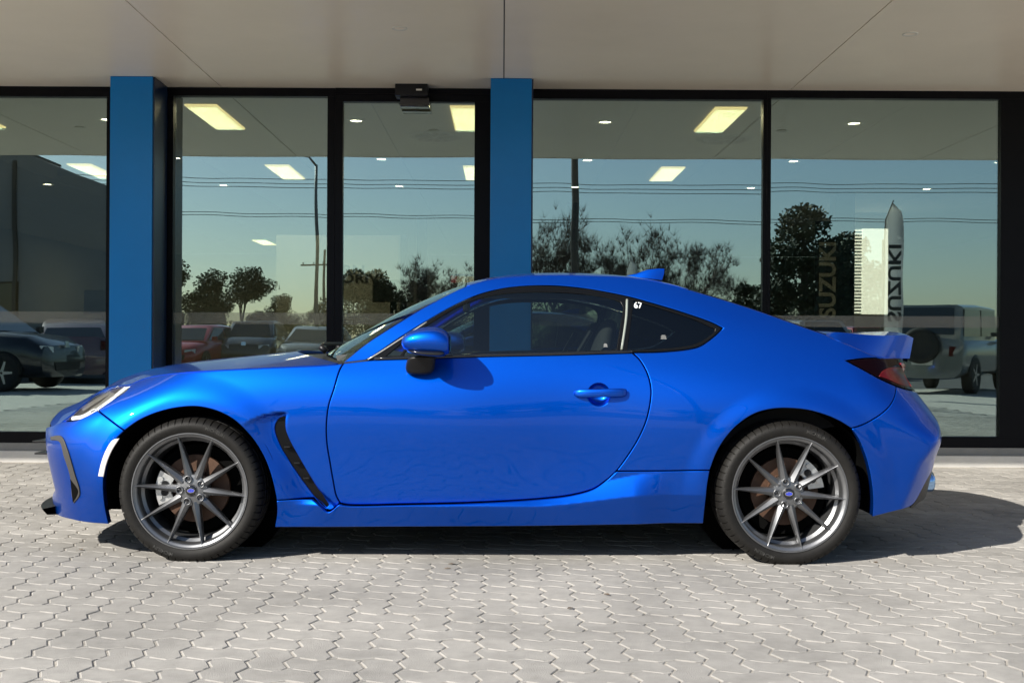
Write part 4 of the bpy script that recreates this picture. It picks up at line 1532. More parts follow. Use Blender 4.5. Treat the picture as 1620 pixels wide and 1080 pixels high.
d_m = YC - .935
mx0, mz0 = float(cpx([(637, 545)], .935)[0][0]), float(cpx([(637, 545)], .935)[0][1])
for s in (-1, 1):
    mc = s * .925
    zz = lambda py: float(cpx([(670, py)], .925)[0][1])
    xx = lambda px: float(cpx([(px, 540)], .925)[0][0])
    top_secs = []
    for px, zt_, zb_, hy in ((636, 536, 549, .050), (641, 528, 554, .075), (655, 520.5, 558.5, .092), (672, 516.5, 561, .100), (690, 515.5, 562.5, .102), (703, 520, 562.5, .100), (710.5, 527, 560, .094), (712.5, 533, 556, .086)):
        z1_, z0_ = zz(zt_), zz(zb_)
        top_secs.append(ring_pts(xx(px), mc, (z1_ + z0_) / 2, hy, (z1_ - z0_) / 2, 12, 2.6))
    mi = blob('door_mirror', top_secs, PAINT, car)
    # lower housing under the cap, its shade put in as gloss black
    low = []
    for px, zt_, zb_, hy in ((643, 552, 556, .05), (655, 552, 561.5, .082), (675, 552, 564.5, .092), (695, 552, 565.5, .092), (707, 552, 563, .085)):
        z1_, z0_ = zz(zt_), zz(zb_)
        low.append(ring_pts(xx(px), mc, (z1_ + z0_) / 2, hy, (z1_ - z0_) / 2, 12, 2.6))
    blob('mirror_lower_shade', low, GLOSSBLK, mi)
    st = []
    for pxa, pxb, py, yy in ((646, 692, 562, .90), (642, 689, 570, .888), (639, 689, 579, .872), (640, 687, 587, .86), (645, 680, 593, .85)):
        q0 = cpx([(pxa, py), (pxb, py)], yy)
        cxm = (q0[0, 0] + q0[1, 0]) / 2
        st.append(ring_pts(cxm, s * (yy - .022), float(q0[0, 1]), (q0[1, 0] - q0[0, 0]) / 2, .035, 12, 2.4, axis='z'))
    blob('mirror_stalk', st, BLACK, mi)
    gl = [(xx(712.8), mc + s * u * .078, zz(544.5) + v * .040) for u, v in [(math.cos(t), math.sin(t)) for t in np.linspace(0, 2 * math.pi, 20, endpoint=False)]]
    mesh_obj('mirror_glass', gl, [tuple(range(20))], CHROME, mi)
    # handle with its cup
    c = px2xz([(947.6, 624)])[0]
    hwc = float(HW(c[0], c[1]))
    cup = []
    for rr, dep in ((.049, -.004), (.047, -.012), (.042, -.024), (.030, -.034), (.014, -.038), (.002, -.039)):
        cup.append([(c[0] + rr * math.cos(t), s * (float(HW(c[0] + rr * math.cos(t), c[1] + rr * math.sin(t))) + dep), c[1] + rr * math.sin(t)) for t in np.linspace(0, 2 * math.pi, 28, endpoint=False)])
    hcup = MB().loft(cup, True, False).build('handle_cup', PAINT, car, True)
    hx0, hx1 = px2xz([(907.5, 622)])[0], px2xz([(992, 620)])[0]
    secs = []
    for t, hh, out_, tw in ((0, .008, .004, .006), (.05, .017, .014, .009), (.2, .0185, .026, .010), (.5, .018, .030, .010), (.75, .0195, .030, .010), (.95, .0185, .020, .010), (1.0, .011, .006, .006)):
        x = hx0[0] + (hx1[0] - hx0[0]) * t
        z = hx0[1] + (hx1[1] - hx0[1]) * t
        secs.append(ring_pts(x, s * (float(HW(x, z)) + out_), z, tw, hh, 10, 3.0))
    hd = blob('door_handle', secs, PAINT, car)
    # belt moulding along the glass base
    b0 = px2xz(BELT[::-1][1:])
    pts = [(q[0], s * (float(HW0(q[0], q[1])) + .001), q[1] + .004) for q in catmull(b0, .05)]
    MB().tube(pts, .0075, 8).build('belt_moulding', GLOSSBLK, car, True)
    # bright strip at the foot of the windscreen pillar
    b0 = px2xz([(582, 568.5), (600, 558), (634, 536), (675, 509.5)])
    pts = [(q[0], s * (float(HW0(q[0], q[1])) + .0005), q[1]) for q in catmull(b0, .03)]
    MB().tube(pts, .0035, 6).build('pillar_trim', mat('grey_trim_bright', (0.45, 0.45, 0.43), rough=0.3, metal=0.4), car, True)
    # rubber strip behind the door glass, its reflection put into a pale colour
    b0 = px2xz([(992, 474), (991, 500), (983.5, 553)])
    pts = [(q[0], s * (float(HW0(q[0], q[1])) + .0005), q[1]) for q in catmull(b0, .03)]
    MB().tube(pts, .006, 6).build('weatherstrip', mat('weatherstrip_reflection', (0.22, 0.24, 0.21), rough=0.35), car, True)
fin = []
for t, hh, hy in ((0, .004, .006), (.25, .020, .016), (.55, .044, .021), (.85, .056, .018), (1.0, .058, .012)):
    q = cpx([(991, 436), (1047, 442)], 0.0)
    x = q[0, 0] + (q[1, 0] - q[0, 0]) * t
    zb = q[0, 1] + (q[1, 1] - q[0, 1]) * t - .004
    fin.append([(x, -hy, zb), (x + .01 * t, -hy * .7, zb + hh * .6), (x + .012 * t, -hy * .2, zb + hh), (x + .012 * t, hy * .2, zb + hh), (x + .01 * t, hy * .7, zb + hh * .6), (x, hy, zb)])
MB().loft(fin).build('aerial_fin', PAINT, car, angle=40)
for (ya, yb) in ((-.52, .02), (.02, .52)):
    wp = MB()
    xa = .50
    wp.tube([(.50, ya, .915), (.47, (ya + yb) / 2, .935), (.52, yb, .938)], .009, 6)
    wp.tube([(.53, ya, .90), (.50, ya, .925)], .014, 8)
    wp.build('wiper', BLACK, car, True)

# ---- cabin
dash = []
for y in np.linspace(-.70, .70, 15):
    dash.append([(.62, y, .80), (.60, y, .885), (.72, y, .90), (.90, y, .875), (.98, y, .80), (.96, y, .62), (.7, y, .6)])
MB().loft(dash).build('dashboard', mat('dash_black', (0.02, 0.021, 0.021), rough=0.6), car, True)
sw = MB()
cx_, cy_, cz_ = 1.08, .36, .80
for s in (1,):
    pts = [(cx_ - .07 * math.sin(t), cy_ + .18 * math.cos(t), cz_ + .17 * math.sin(t)) for t in np.linspace(0, 2 * math.pi, 33)]
    sw.tube(pts, .016, 10, False)
    for t in (0, math.pi, -math.pi / 2):
        sw.tube([(cx_ - .01, cy_, cz_), (cx_ - .07 * math.sin(t), cy_ + .18 * math.cos(t), cz_ + .17 * math.sin(t))], .018, 8)
    sw.tube([(cx_, cy_, cz_), (cx_ - .2, cy_, cz_ - .07)], .05, 12)
sw.build('steering_wheel', SEATM, car, True)
for y in (-.36, .36):
    seat = blob('seat', [ring_pts(1.72 + dx, y, z, hw_, th_, 12, 3, axis='z') if False else [(1.70 + dx + u, y + v, z) for u, v in [(th_ * math.cos(t), hw_ * math.copysign(abs(math.sin(t)) ** .6, math.sin(t))) for t in np.linspace(0, 2 * math.pi, 12, endpoint=False)]]
                        for dx, z, hw_, th_ in ((-.05, .38, .22, .10), (-.02, .50, .25, .10), (.03, .65, .25, .09), (.07, .78, .23, .07), (.10, .88, .17, .055), (.115, .95, .12, .05), (.13, 1.02, .11, .045), (.145, 1.06, .07, .03))], SEATM, car)
    blob('seat_cushion', [[(x, y + v, z0_ + u) for u, v in [(.08 * math.cos(t), .25 * math.copysign(abs(math.sin(t)) ** .6, math.sin(t))) for t in np.linspace(0, 2 * math.pi, 12, endpoint=False)]] for x, z0_ in ((1.16, .40), (1.22, .42), (1.4, .40), (1.66, .36))], SEATM, car)
    MB().tube([(1.66, y + (.2 if y > 0 else -.2), .86), (1.74, y + (.22 if y > 0 else -.22), 1.0)], .012, 6).build('belt_guide', BLACK, car)
rsh = MB()
rsh.loft([[(2.05, y, .45), (2.0, y, .80), (2.25, y, .88), (2.95, y, .93), (2.95, y, .60)] for y in (-.66, .66)])
rsh.build('rear_shelf', SEATM, car)
hl = MB()
hl.loft([[(1.25 + .35 * t, y, 1.20 + .02 * math.sin(math.pi * t)) for t in (0, .5, 1)] + [(2.15, y, 1.19), (2.15, y, 1.18), (1.2, y, 1.19)] for y in np.linspace(-.48, .48, 5)])
hl.build('headliner', mat('headliner_grey', (0.16, 0.16, 0.15), rough=0.9), car)
MB().box(1.14, 1.17, -.11, .11, 1.10, 1.15, .01).build('interior_mirror', BLACK, car)
# stock number on the quarter glass
V, Fc = text_mesh('67', .038, 0.0, .0006)
c = px2xz([(1003, 487)])[0]
P = []
for v in V:
    x, z = c[0] + v.x, c[1] + v.y
    P.append((x, -(float(HW0(x, z)) - .0045), z))
mesh_obj('chalk_number', P, Fc, WLET, car)
for (px, py, w_, h_) in ((1050, 533, .026, .014), (958, 546, .018, .012)):
    c = px2xz([(px, py)])[0]
    st = MB()
    for k in range(4):
        z = c[1] + h_ * (k / 3 - .5)
        ww = w_ * (1, .8, .9, .6)[k]
        st.add([(x, -(float(HW0(x, zz_)) - .0047), zz_) for x, zz_ in ((c[0] - ww / 2, z - .0009), (c[0] + ww / 2, z - .0009), (c[0] + ww / 2, z + .0009), (c[0] - ww / 2, z + .0009))], [(0, 1, 2, 3)])
    st.build('glass_marking', mat('faint_marking', (.3, .3, .29), rough=.6), car)

# ================================================================== THE YARD OPPOSITE (mirrored in the showroom glass)
def mir(px, dv, py=543):
    """a pixel seen in the glass at unfolded distance dv -> the real place in front of the building"""
    tx, ty = ray(px, py)
    return float(tx * dv), 2 * D_GL - dv, float(CAM_H - ty * dv)


PCW = mat('parked_car_glass', (0.012, 0.014, 0.015), rough=0.05, coat=0.5)
PCT = mat('parked_car_tyre', (0.02, 0.02, 0.02), rough=0.8)
PCR = mat('parked_car_rim', (0.45, 0.45, 0.46), rough=0.3, metal=0.8)
PCL = mat('parked_car_lamp', (0.75, 0.75, 0.72), rough=0.1, coat=1.0)
PLATE = mat('number_plate_white', (0.7, 0.7, 0.66), rough=0.5)

KINDS = {   # length, width, ground clearance, stations (x, z_top_of_lower_body, halfwidth factor), cabin (x0,x1 base; x0,x1 roof; z belt, z roof)
    'hatch': dict(L=3.9, W=1.70, zb=.20, low=[(0, .55, .72), (.08, .68, .88), (.5, .86, .97), (1.1, .92, 1), (2.6, .95, 1), (3.5, .98, .99), (3.82, .92, .93), (3.9, .60, .80)], cab=(.85, 3.75, 1.65, 3.35, .93, 1.48), wx=(.72, 3.2), r=.30),
    'sedan': dict(L=4.5, W=1.78, zb=.18, low=[(0, .50, .70), (.08, .64, .88), (.5, .82, .97), (1.2, .90, 1), (2.8, .93, 1), (3.8, .98, .98), (4.4, .99, .92), (4.5, .62, .80)], cab=(1.15, 4.1, 2.0, 3.35, .92, 1.43), wx=(.88, 3.6), r=.32),
    'suv': dict(L=4.3, W=1.80, zb=.24, low=[(0, .60, .76), (.06, .82, .92), (.4, 1.02, .98), (1.0, 1.08, 1), (2.6, 1.08, 1), (3.9, 1.08, .98), (4.22, 1.02, .93), (4.3, .70, .82)], cab=(.95, 4.15, 1.65, 3.75, 1.06, 1.64), wx=(.82, 3.45), r=.34),
    'boxy': dict(L=3.6, W=1.62, zb=.30, low=[(0, .70, .88), (.05, .98, .95), (.3, 1.04, .98), (.9, 1.07, 1), (2.4, 1.08, 1), (3.4, 1.08, 1), (3.56, 1.06, .98), (3.6, .80, .94)], cab=(1.0, 3.56, 1.2, 3.48, 1.06, 1.74), wx=(.62, 2.87), r=.345),
}


def parked_car(kind, x, y, rz, paint, label, spare=False):
    """nose at local -x end; origin at the middle of the footprint"""
    K = KINDS[kind]
    L, W, zb = K['L'], K['W'] / 2, K['zb']
    root = empty('parked_car', (x, y, 0), rz)
    tag(root, label, 'car', 'cars parked in the yard opposite')
    secs = []
    for (sx, zt_, k) in K['low']:
        h = W * k
        half = [(0, zb), (h * .80, zb), (h * .96, zb + .10), (h, zb + .30 * (zt_ - zb) + .05), (h, zb + .65 * (zt_ - zb)), (h * .965, zt_ - .07), (h * .88, zt_ - .012), (h * .5, zt_ + .02), (0, zt_ + .03)]
        secs.append([(sx - L / 2, yy, zz_) for yy, zz_ in half] + [(sx - L / 2, -yy, zz_) for yy, zz_ in half[-2:0:-1]])
    body = MB().loft(secs).build('body', paint, root, angle=42)
    a, b, c, d, z0_, z1_ = K['cab']
    hb, ht = W * .93, W * (.90 if kind == 'boxy' else .72)
    cs_ = []
    rows = [(a, hb * .92, z0_ - .02), (c, ht, z1_ - .03), ((c + d) / 2, ht, z1_), (d, ht * .98, z1_ - .03), (b, hb * .92, z0_ - .02)]
    for (sx, hh, zt_) in rows:
        zt2 = max(zt_, z0_ + .005)
        cs_.append([(sx - L / 2, hb, z0_ - .05), (sx - L / 2, hb - (hb - hh) * .92, zt2 - .05 if zt2 > z0_ + .1 else zt2 - .004), (sx - L / 2, hh * .86, zt2), (sx - L / 2, -hh * .86, zt2), (sx - L / 2, -hb + (hb - hh) * .92, zt2 - .05 if zt2 > z0_ + .1 else zt2 - .004), (sx - L / 2, -hb, z0_ - .05)])
    MB().loft(cs_).build('cabin', paint, root, angle=35)

    def quad(name, P, m, par=root, th=.006):
        P = [Vector(p) for p in P]
        n = (P[1] - P[0]).cross(P[2] - P[0]).normalized() * th
        return MB().add([p + n for p in P] + [p - n for p in P], [(0, 1, 2, 3), (7, 6, 5, 4), (0, 4, 5, 1), (1, 5, 6, 2), (2, 6, 7, 3), (3, 7, 4, 0)]).build(name, m, par)
    for s in (-1, 1):
        f = lambda sx, t, e=.010: (sx - L / 2, s * (hb + (ht - hb) * t * .92 + e), z0_ + .02 + t * (z1_ - z0_ - .12))
        mid = (c + d) / 2
        fa = a + (c - a) * .14
        quad('side_window', [f(fa + .05, .06), f(mid - .04, .06), f(mid - .04, .98), f(c + .10, .98)], PCW)
        quad('side_window', [f(mid + .04, .06), f(b + (d - b) * .20, .06), f(d - .02, .98), f(mid + .04, .98)], PCW)
        quad('head_lamp', [(-L / 2 + .04, s * W * .52, K['low'][1][1] - .12), (-L / 2 + .10, s * W * .88, K['low'][1][1] - .10), (-L / 2 + .12, s * W * .88, K['low'][1][1] + .02), (-L / 2 + .05, s * W * .52, K['low'][1][1] - .01)], PCL, th=.02)
        quad('rear_lamp', [(L / 2 + .0, s * W * .62, .72), (L / 2 - .05, s * W * .90, .72), (L / 2 - .06, s * W * .90, .92), (L / 2 - .01, s * W * .62, .92)], REDLENS, th=.02)
        quad('wing_mirror', [(c - L / 2 - .55, s * (W + .02), z0_ + .02), (c - L / 2 - .55, s * (W + .19), z0_ + .03), (c - L / 2 - .55, s * (W + .19), z0_ + .16), (c - L / 2 - .55, s * (W + .02), z0_ + .15)], paint, th=.04)
        for wx_ in K['wx']:
            r = K['r']
            wl = MB().lathe_y([(0, -.012), (r * .62, -.010), (r * .66, -.02), (r * .95, -.02), (r, .0), (r, .17), (0, .17)], 28)
            R = 1 if s < 0 else -1
            w = mesh_obj('wheel', [(v[0] + wx_ - L / 2, s * (W - .0) + (R * v[1]), v[2] + r) for v in wl.V], wl.F, PCT, root, True)
            for k in range(5):
                a_ = 2 * math.pi * k / 5 + .3
                P = [(-.03, .02), (.03, .02), (.018, r * .62), (-.018, r * .62)]
                mesh_obj('spoke', [(u * math.cos(a_) - v * math.sin(a_) + wx_ - L / 2, s * (W + .016), u * math.sin(a_) + v * math.cos(a_) + r) for u, v in P], [(0, 1, 2, 3) if s > 0 else (3, 2, 1, 0)], PCR, w)
            ar = MB().lathe_y([(r * 1.02, -.012), (r * 1.17, -.010), (r * 1.17, .02)], 30)
            mesh_obj('wheel_arch', [(v[0] + wx_ - L / 2, s * W * .995 + (R * v[1]), max(v[2] + r, zb + .02)) for v in ar.V], ar.F, BLACK, root, True)
    wsz = lambda t: (z0_ + .01 + t * (z1_ - z0_ - .06))
    quad('windscreen', [(a + (c - a) * .08 - L / 2 - .012, hb * .82, wsz(.06)), (a + (c - a) * .08 - L / 2 - .012, -hb * .82, wsz(.06)), (c - L / 2 - .02, -ht * .80, wsz(.98)), (c - L / 2 - .02, ht * .80, wsz(.98))], PCW, th=.012)
    quad('rear_screen', [(b - (b - d) * .12 - L / 2 + .012, -hb * .78, wsz(.12)), (b - (b - d) * .12 - L / 2 + .012, hb * .78, wsz(.12)), (d - L / 2 + .02, ht * .78, wsz(.95)), (d - L / 2 + .02, -ht * .78, wsz(.95))], PCW, th=.012)
    quad('bonnet_badge', [(-L / 2 - .004, -.07, .80 if kind == 'suv' else .58), (-L / 2 - .004, .07, .80 if kind == 'suv' else .58), (-L / 2 + .01, .07, .92 if kind == 'suv' else .68), (-L / 2 + .01, -.07, .92 if kind == 'suv' else .68)], CHROME, th=.01)
    quad('grille', [(-L / 2 - .002, -W * .5, .36), (-L / 2 - .002, W * .5, .36), (-L / 2 + .004, W * .55, .52), (-L / 2 + .004, -W * .55, .52)], BLACK, th=.015)
    quad('number_plate', [(L / 2 + .002, -.19, .55 if kind != 'sedan' else .62), (L / 2 + .002, .19, .55 if kind != 'sedan' else .62), (L / 2 + .002, .19, .66 if kind != 'sedan' else .73), (L / 2 + .002, -.19, .66 if kind != 'sedan' else .73)], PLATE, th=.008)
    if spare:
        wl = MB().lathe_y([(0, -.02), (.22, -.015), (.24, -.03), (.33, -.02), (.345, .02), (.33, .15), (0, .15)], 32)
        mesh_obj('spare_wheel', [(L / 2 + .15 - v[1], v[0] * 1.0, v[2] + .92) for v in wl.V], wl.F, PCT, root, True)
    return root


def cpaint(name, c, metal=.2):
    return mat(name, c, rough=.3, metal=metal, coat=1.0)


def put(kind, px, dv, rz, pname, col, label, **kw):
    x, y, _ = mir(px, dv)
    return parked_car(kind, x, y, rz, cpaint(pname, col), label, **kw)


H = math.pi / 2
put('boxy', 1506, 23.0, math.radians(128), 'pale_grey_car_paint', (.15, .16, .155), 'boxy pale grey off roader with a spare wheel on its tail', spare=True)
put('suv', -62, 21.5, math.pi + 0.10, 'black_car_paint', (.012, .014, .02), 'black off roader parked side on behind the mauve saloon')
put('sedan', 118, 26.5, H - .35, 'mauve_car_paint', (.15, .085, .10), 'mauve saloon parked with its tail towards the showroom')
put('hatch', 312, 36, -H + .15, 'red_car_paint', (.42, .008, .014), 'dark red hatchback parked nose first beside the black wagon')
put('suv', 405, 38, -H - .05, 'charcoal_car_paint', (.018, .017, .018), 'charcoal wagon with a chrome badge between red and silver cars')
put('hatch', 498, 38, -H + .1, 'silver_car_paint', (.22, .225, .225), 'silver hatchback parked next to the charcoal wagon')
put('hatch', 1345, 34.0, H - .2, 'maroon_car_paint', (.32, .010, .014), 'maroon hatchback parked beyond the pale off roader')
put('suv', 1262, 33.0, H - .2, 'white_car_paint', (.4, .4, .39), 'white wagon parked beside the maroon hatchback')

# ---- trees
BARK = mat('bark', (0.09, 0.07, 0.055), rough=0.95, var=0.3, scale=5)
TWIG = mat('bare_twigs', (0.115, 0.09, 0.072), rough=0.95, var=0.2, scale=3)
LEAF_D = mat('dark_leaves', (0.035, 0.050, 0.022), rough=0.7, var=0.3, scale=1.5, island=0.3)
LEAF_G = mat('gum_leaves', (0.055, 0.070, 0.035), rough=0.7, var=0.3, scale=1.5, island=0.3)


def branch(mb, p, d, L, r, depth, spread, seg, tips, rnd):
    n = 3
    pts, rs = [p], [r]
    q, dd = Vector(p), Vector(d)
    for i in range(n):
        dd = (dd + Vector((rnd.gauss(0, .10), rnd.gauss(0, .10), rnd.gauss(.03, .05)))).normalized()
        q = q + dd * (L / n)
        pts.append(q.copy())
        rs.append(r * (1 - .4 * (i + 1) / n))
    mb.tube(pts, rs, seg, False)
    tips.append((q.copy(), depth))
    if depth == 0:
        return
    for k in range(rnd.choice((2, 3, 3, 4)) if depth < 4 else 4):
        a = rnd.uniform(0, 2 * math.pi)
        u = dd.orthogonal().normalized()
        v = dd.cross(u)
        nd_ = (dd + (u * math.cos(a) + v * math.sin(a)) * rnd.uniform(.5, 1.0) * spread).normalized()
        st = pts[rnd.choice((1, 2, 3, 3))]
        branch(mb, st, nd_, L * rnd.uniform(.58, .82), rs[2] * .62, depth - 1, spread, max(3, seg - 1), tips, rnd)


def tree(px, dv, h, name, label, seed, kind):
    rnd = random.Random(seed)
    x, y, _ = mir(px, dv)
    t = empty(name, (x, y, -.03))
    tag(t, label, 'tree', 'trees beyond the yard')
    mb, tips = MB(), []
    if kind == 'bare':
        branch(mb, (0, 0, 0), (0, 0, 1), h * .34, h * .022, 5, .75, 6, tips, rnd)
        mb.build('trunk', TWIG, t)
        tw = MB()
        for q, dp in tips:
            if dp <= 2:
                for k in range(10):
                    e = q + Vector((rnd.gauss(0, .35), rnd.gauss(0, .35), rnd.uniform(.1, .9))) * (h / 11)
                    sd = Vector((rnd.uniform(-1, 1), rnd.uniform(-1, 1), 0)) * .020
                    tw.add([q - sd, q + sd, e], [(0, 1, 2)])
        tw.build('crown', TWIG, t)
        return t
    if kind == 'pine':
        mb.tube([(0, 0, 0), (.1, 0, h * .5), (0, .1, h * .95)], [h * .035, h * .022, .05], 8)
        lobes = [(0, 0, h * .84, h * .16), (-h * .12, 0, h * .64, h * .17), (h * .15, .3, h * .62, h * .18), (0, -.4, h * .50, h * .22), (-h * .2, .2, h * .40, h * .15), (h * .20, 0, h * .36, h * .16), (-h * .05, .3, h * .28, h * .22), (-h * .22, 0, h * .24, h * .12), (h * .12, .2, h * .18, h * .2)]
    else:
        branch(mb, (0, 0, 0), (0, 0, 1), h * .36, h * .03, 3, .8, 6, tips, rnd)
        lobes = [(q.x, q.y, min(q.z, h * .92), h * rnd.uniform(.09, .15)) for q, dp in tips if dp <= 1][:34]
        if kind == 'bush':
            lobes += [(rnd.gauss(0, h * .3), rnd.gauss(0, h * .2), rnd.uniform(.12, .55) * h, h * .22) for _ in range(12)]
    mb.build('trunk', BARK, t)
    V, Fc = [], []
    for (lx, ly, lz, lr) in lobes:
        for _ in range({'gum': 260, 'pine': 1300}.get(kind, 480)):
            u = Vector((rnd.gauss(0, 1), rnd.gauss(0, 1), rnd.gauss(0, 1))).normalized()
            p = Vector((lx, ly, lz)) + Vector((u.x, u.y, u.z * .75)) * lr * rnd.uniform(.45, 1.08)
            if p.z < .1:
                continue
            a = Vector((rnd.gauss(0, 1), rnd.gauss(0, 1), rnd.gauss(0, 1))).normalized()
            b = a.orthogonal().normalized()
            s = h * rnd.uniform(.009, .020)
            n0 = len(V)
            V += [p + a * s, p + b * s * .6, p - a * s, p - b * s * .6]
            Fc.append((n0, n0 + 1, n0 + 2, n0 + 3))
    mesh_obj('crown', V, Fc, LEAF_G if kind == 'gum' else LEAF_D, t)
    return t


tree(1275, 70, 10.0, 'pine_tree', 'tall dark ragged pine tree standing beyond the parked cars', 11, 'pine')
tree(1345, 74, 8.6, 'pine_tree', 'shorter dark pine tree close behind the tall ragged one', 12, 'pine')
tree(868, 80, 10.2, 'bare_tree', 'leafless spreading tree nearest to the blue column line', 21, 'bare')
tree(945, 84, 9.4, 'bare_tree', 'leafless tree with a low forked trunk in the middle of the row', 22, 'bare')
tree(1005, 80, 10.4, 'bare_tree', 'tallest leafless tree with dense upright twigs in the row', 23, 'bare')
tree(1070, 84, 9.0, 'bare_tree', 'leafless tree at the end of the row beside the round bush', 24, 'bare')
tree(905, 78, 10.0, 'bare_tree', 'leafless tree leaning over the low forked one in the row', 27, 'bare')
tree(1035, 82, 9.6, 'bare_tree', 'leafless tree with a narrow crown behind the tallest one', 28, 'bare')
tree(640, 82, 7.6, 'bare_tree', 'small leafless tree rising out of dark bushes', 25, 'bare')
tree(720, 86, 7.0, 'bare_tree', 'small leafless tree standing alone at the end of the hedge', 26, 'bare')
tree(1172, 80, 6.4, 'round_tree', 'round dark evergreen tree between the bare row and the pine', 31, 'bush')
tree(1110, 86, 5.4, 'round_tree', 'low pale evergreen bush beside the round dark tree', 32, 'bush')
tree(585, 78, 7.2, 'round_tree', 'bushy evergreen tree beside the small leafless one', 33, 'bush')
tree(690, 84, 6.0, 'round_tree', 'broad low evergreen bush under the leafless trees', 34, 'bush')
tree(382, 78, 6.4, 'gum_tree', 'open crowned gum tree standing above the dark hedge', 41, 'gum')
tree(285, 70, 7.6, 'gum_tree', 'tall gum tree at the edge of the dark building', 42, 'gum')
tree(330, 84, 5.2, 'round_tree', 'dark evergreen bush between the two gum trees', 43, 'bush')
tree(440, 84, 4.6, 'round_tree', 'low dark evergreen bush beside the open gum tree', 44, 'bush')
tree(505, 88, 4.4, 'round_tree', 'low dark evergreen bush at the foot of the lamp post', 45, 'bush')
tree(900, 92, 6.5, 'round_tree', 'wide dark evergreen bush behind the leafless row', 46, 'bush')
tree(1020, 95, 6.0, 'round_tree', 'second wide evergreen bush behind the leafless row', 47, 'bush')
tree(1420, 95, 4.2, 'round_tree', 'low far evergreen bush beyond the pale off roader', 48, 'bush')

# ---- lamp post, power pole and wires
GALV = mat('galvanised_steel', (0.16, 0.165, 0.17), rough=0.5, metal=0.5, var=0.1, scale=4)
WOOD = mat('weathered_pole_timber', (0.12, 0.10, 0.08), rough=0.9, var=0.2, scale=3)
x, y, _ = mir(500, 44)
lp = empty('street_lamp', (x, y, -.03))
tag(lp, 'slim tall street lamp with a short curved arm', 'street lamp')
MB().tube([(0, 0, 0), (0, 0, 6.5), (0, 0, 7.9)], [.09, .06, .05], 10).build('post', GALV, lp, True)
MB().tube([(0, 0, 7.85), (-.3, 0, 8.2), (-1.2, 0, 8.35)], [.045, .04, .035], 8).build('arm', GALV, lp, True)
MB().box(-1.75, -1.15, -.12, .12, 8.30, 8.40, .03).build('lamp_head', GALV, lp)
x, y, _ = mir(512, 100)
pp = empty('power_pole', (x, y, -.03))
tag(pp, 'timber power pole with a wide crossarm', 'power pole')
MB().tube([(0, 0, 0), (0, 0, 9.2)], [.16, .11], 10).build('post', WOOD, pp, True)
MB().box(-2.1, 1.0, -.06, .06, 7.75, 7.88).build('crossarm', WOOD, pp)
for k in range(4):
    MB().tube([(-1.9 + .9 * k, 0, 7.88), (-1.9 + .9 * k, 0, 8.08)], .05, 8).build('insulator', GALV, pp)
WIRE = mat('wire_black', (0.01, 0.01, 0.01), rough=0.6)
for i, (py, dv, lab) in enumerate(((286, 60, 'topmost overhead wire of the upper trio'), (293, 60.6, 'middle overhead wire of the upper trio'), (299, 61.2, 'lowest overhead wire of the upper trio'), (341, 62, 'upper overhead wire of the lower pair'), (345.5, 62.8, 'lower overhead wire of the lower pair'))):
    x0, y0, z0_ = mir(795, dv, py + 4)
    pts = []
    for k in range(-12, 13):
        xx_ = k * 4.0
        pts.append((xx_, y0, z0_ + .0012 * (xx_ * .9) ** 2 * .25 - .006 * xx_))
    tag(MB().tube(pts, .018, 5).build('overhead_wire', WIRE), lab, 'wire', 'overhead wires')


x, y, _ = mir(906, 20.5)
sp_ = empty('flag_pole', (x, y, -.03))
tag(sp_, 'bare dark flagpole with a round foot on the forecourt', 'pole')
MB().tube([(0, 0, 0), (0, 0, 4.0), (0, 0, 8.5)], [.075, .065, .045], 12).build('post', mat('dark_pole_paint', (.03, .03, .03), rough=.5), sp_, True)
MB().lathe_y([(0, .04), (.16, .04), (.18, .0)], 20).build('foot', GALV, sp_).rotation_euler = (math.pi / 2, 0, 0)


# ---- feather flags
def flag_cloth():
    m = mat('flag_white', (.75, .75, .73), rough=.8)
    nt = m.node_tree
    if 'Translucent BSDF' not in nt.nodes:
        tr = nt.nodes.new('ShaderNodeBsdfTranslucent')
        tr.inputs[0].default_value = (.7, .7, .68, 1)
        mx = nt.nodes.new('ShaderNodeMixShader')
        mx.inputs[0].default_value = .5
        nt.links.new(nt.nodes['Principled BSDF'].outputs[0], mx.inputs[1])
        nt.links.new(tr.outputs[0], mx.inputs[2])
        nt.links.new(mx.outputs[0], nt.nodes['Material Output'].inputs[0])
    return m


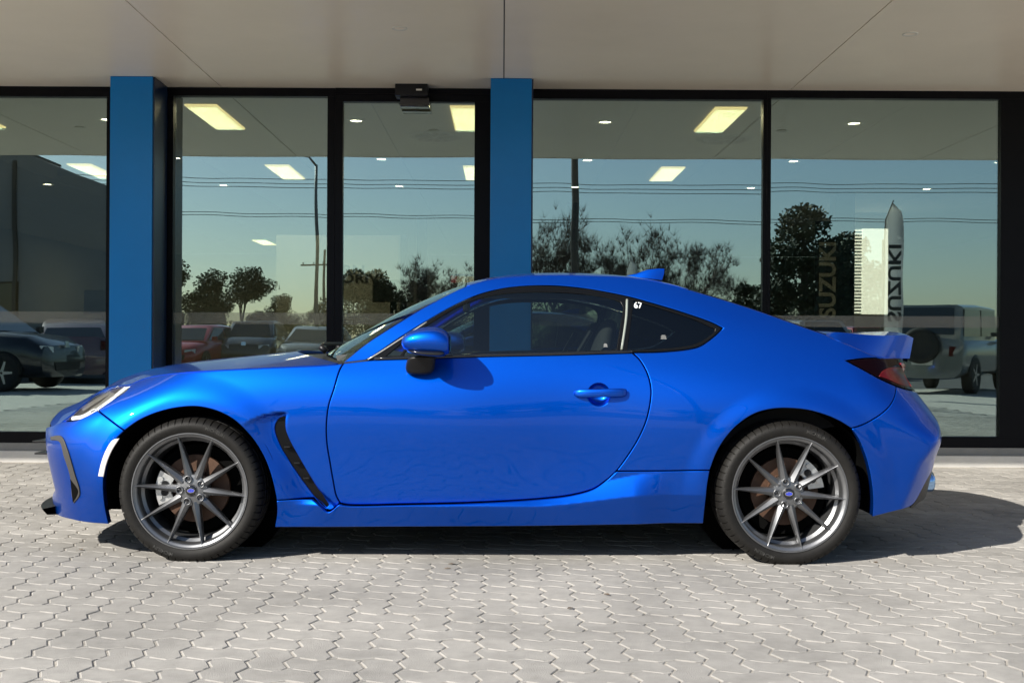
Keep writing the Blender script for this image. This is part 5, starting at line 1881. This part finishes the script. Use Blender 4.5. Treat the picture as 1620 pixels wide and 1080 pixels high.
def feather_flag(px, dv, h, label, txt=True):
    x, y, _ = mir(px, dv)
    f = empty('feather_flag', (x, y, -.03))
    tag(f, label, 'flag')
    MB().tube([(-.30, 0, 0), (-.30, 0, h * .7), (-.27, 0, h * .9), (-.14, 0, h)], [.018, .014, .010, .008], 8).build('pole', BLACK, f, True)
    MB().box(-.6, .0, -.3, .3, 0, .05, .01).build('base', BLACK, f)
    n = 22
    secs = []
    for k in range(n + 1):
        t = k / n
        z = h * (.14 + .85 * t)
        wd = .36 * math.sqrt(max(0, 1 - max(0, (t - .70) / .30) ** 2)) * (.85 + .15 * t) + .01
        xl = -.30 + max(0, (t - .75) / .25) ** 2 * .14
        wav = .03 * math.sin(4 * t * math.pi)
        secs.append([(xl, -.004, z), (xl + wd * .5, wav - .004, z), (xl + wd, -wav * .6 - .004, z - .03), (xl + wd, -wav * .6 + .004, z - .03), (xl + wd * .5, wav + .004, z), (xl, .004, z)])
    MB().loft(secs).build('fabric', flag_cloth(), f, True)
    if txt:
        V, Fc = text_mesh('SUZUKI', .36, .002, .010)
        # letters run up the flag, facing the showroom (+y)
        P = []
        for v in V:
            zz_ = 1.36 + v.x * 1.08
            t = (zz_ / h - .14) / .85
            P.append((-.22 + v.y * .85, .036 + v.z, zz_))
        mesh_obj('lettering', P, Fc, LET, f)
    MB().box(-.325, -.275, -.012, .012, h * .14, h * .80, .004).build('sleeve', BLACK, f)
    return f


feather_flag(1428, 19.2, 3.45, 'white feather flag with large dark vertical lettering beside the off roader')
feather_flag(1003, 31.0, 3.4, 'plain white feather flag far from the off roader', txt=False)

# ---- dark neighbouring building
NB = mat('dark_wall_cladding', (0.24, 0.237, 0.23), rough=0.7, var=0.08, scale=1.5)
x1_, yb, _ = mir(172, 31)
nb = empty('neighbour_building', (x1_, yb, -.03))
tag(nb, 'dark grey flat roofed building with a stepped parapet', 'building')
PR_ = [(-12, 0), (0, 0), (0, 5.22), (-.7, 5.48), (-1.43, 5.48), (-1.43, 5.75), (-2.4, 6.14), (-12, 6.14)]
MB().loft([[(a_, -2.6, b_) for a_, b_ in PR_], [(a_, 0, b_) for a_, b_ in PR_]]).build('wall', NB, nb)
MB().box(-12.05, -2.35, -2.65, .06, 6.141, 6.2).build('roof_flashing', GREYTRIM, nb)
for k in range(6):
    MB().box(-11.4 + 1.75 * k, -11.3 + 1.75 * k, .002, .07, 0, 6.13 if k < 5 else 5.9).build('pilaster', GREYTRIM, nb)
for k in range(5):
    wf = MB().box(-10.4 + 1.75 * k, -9.5 + 1.75 * k, .002, .04, 1.2, 2.6).build('window', FRAME, nb)
    MB().box(-10.35 + 1.75 * k, -9.55 + 1.75 * k, .041, .046, 1.25, 2.55).build('pane', PCW, wf)
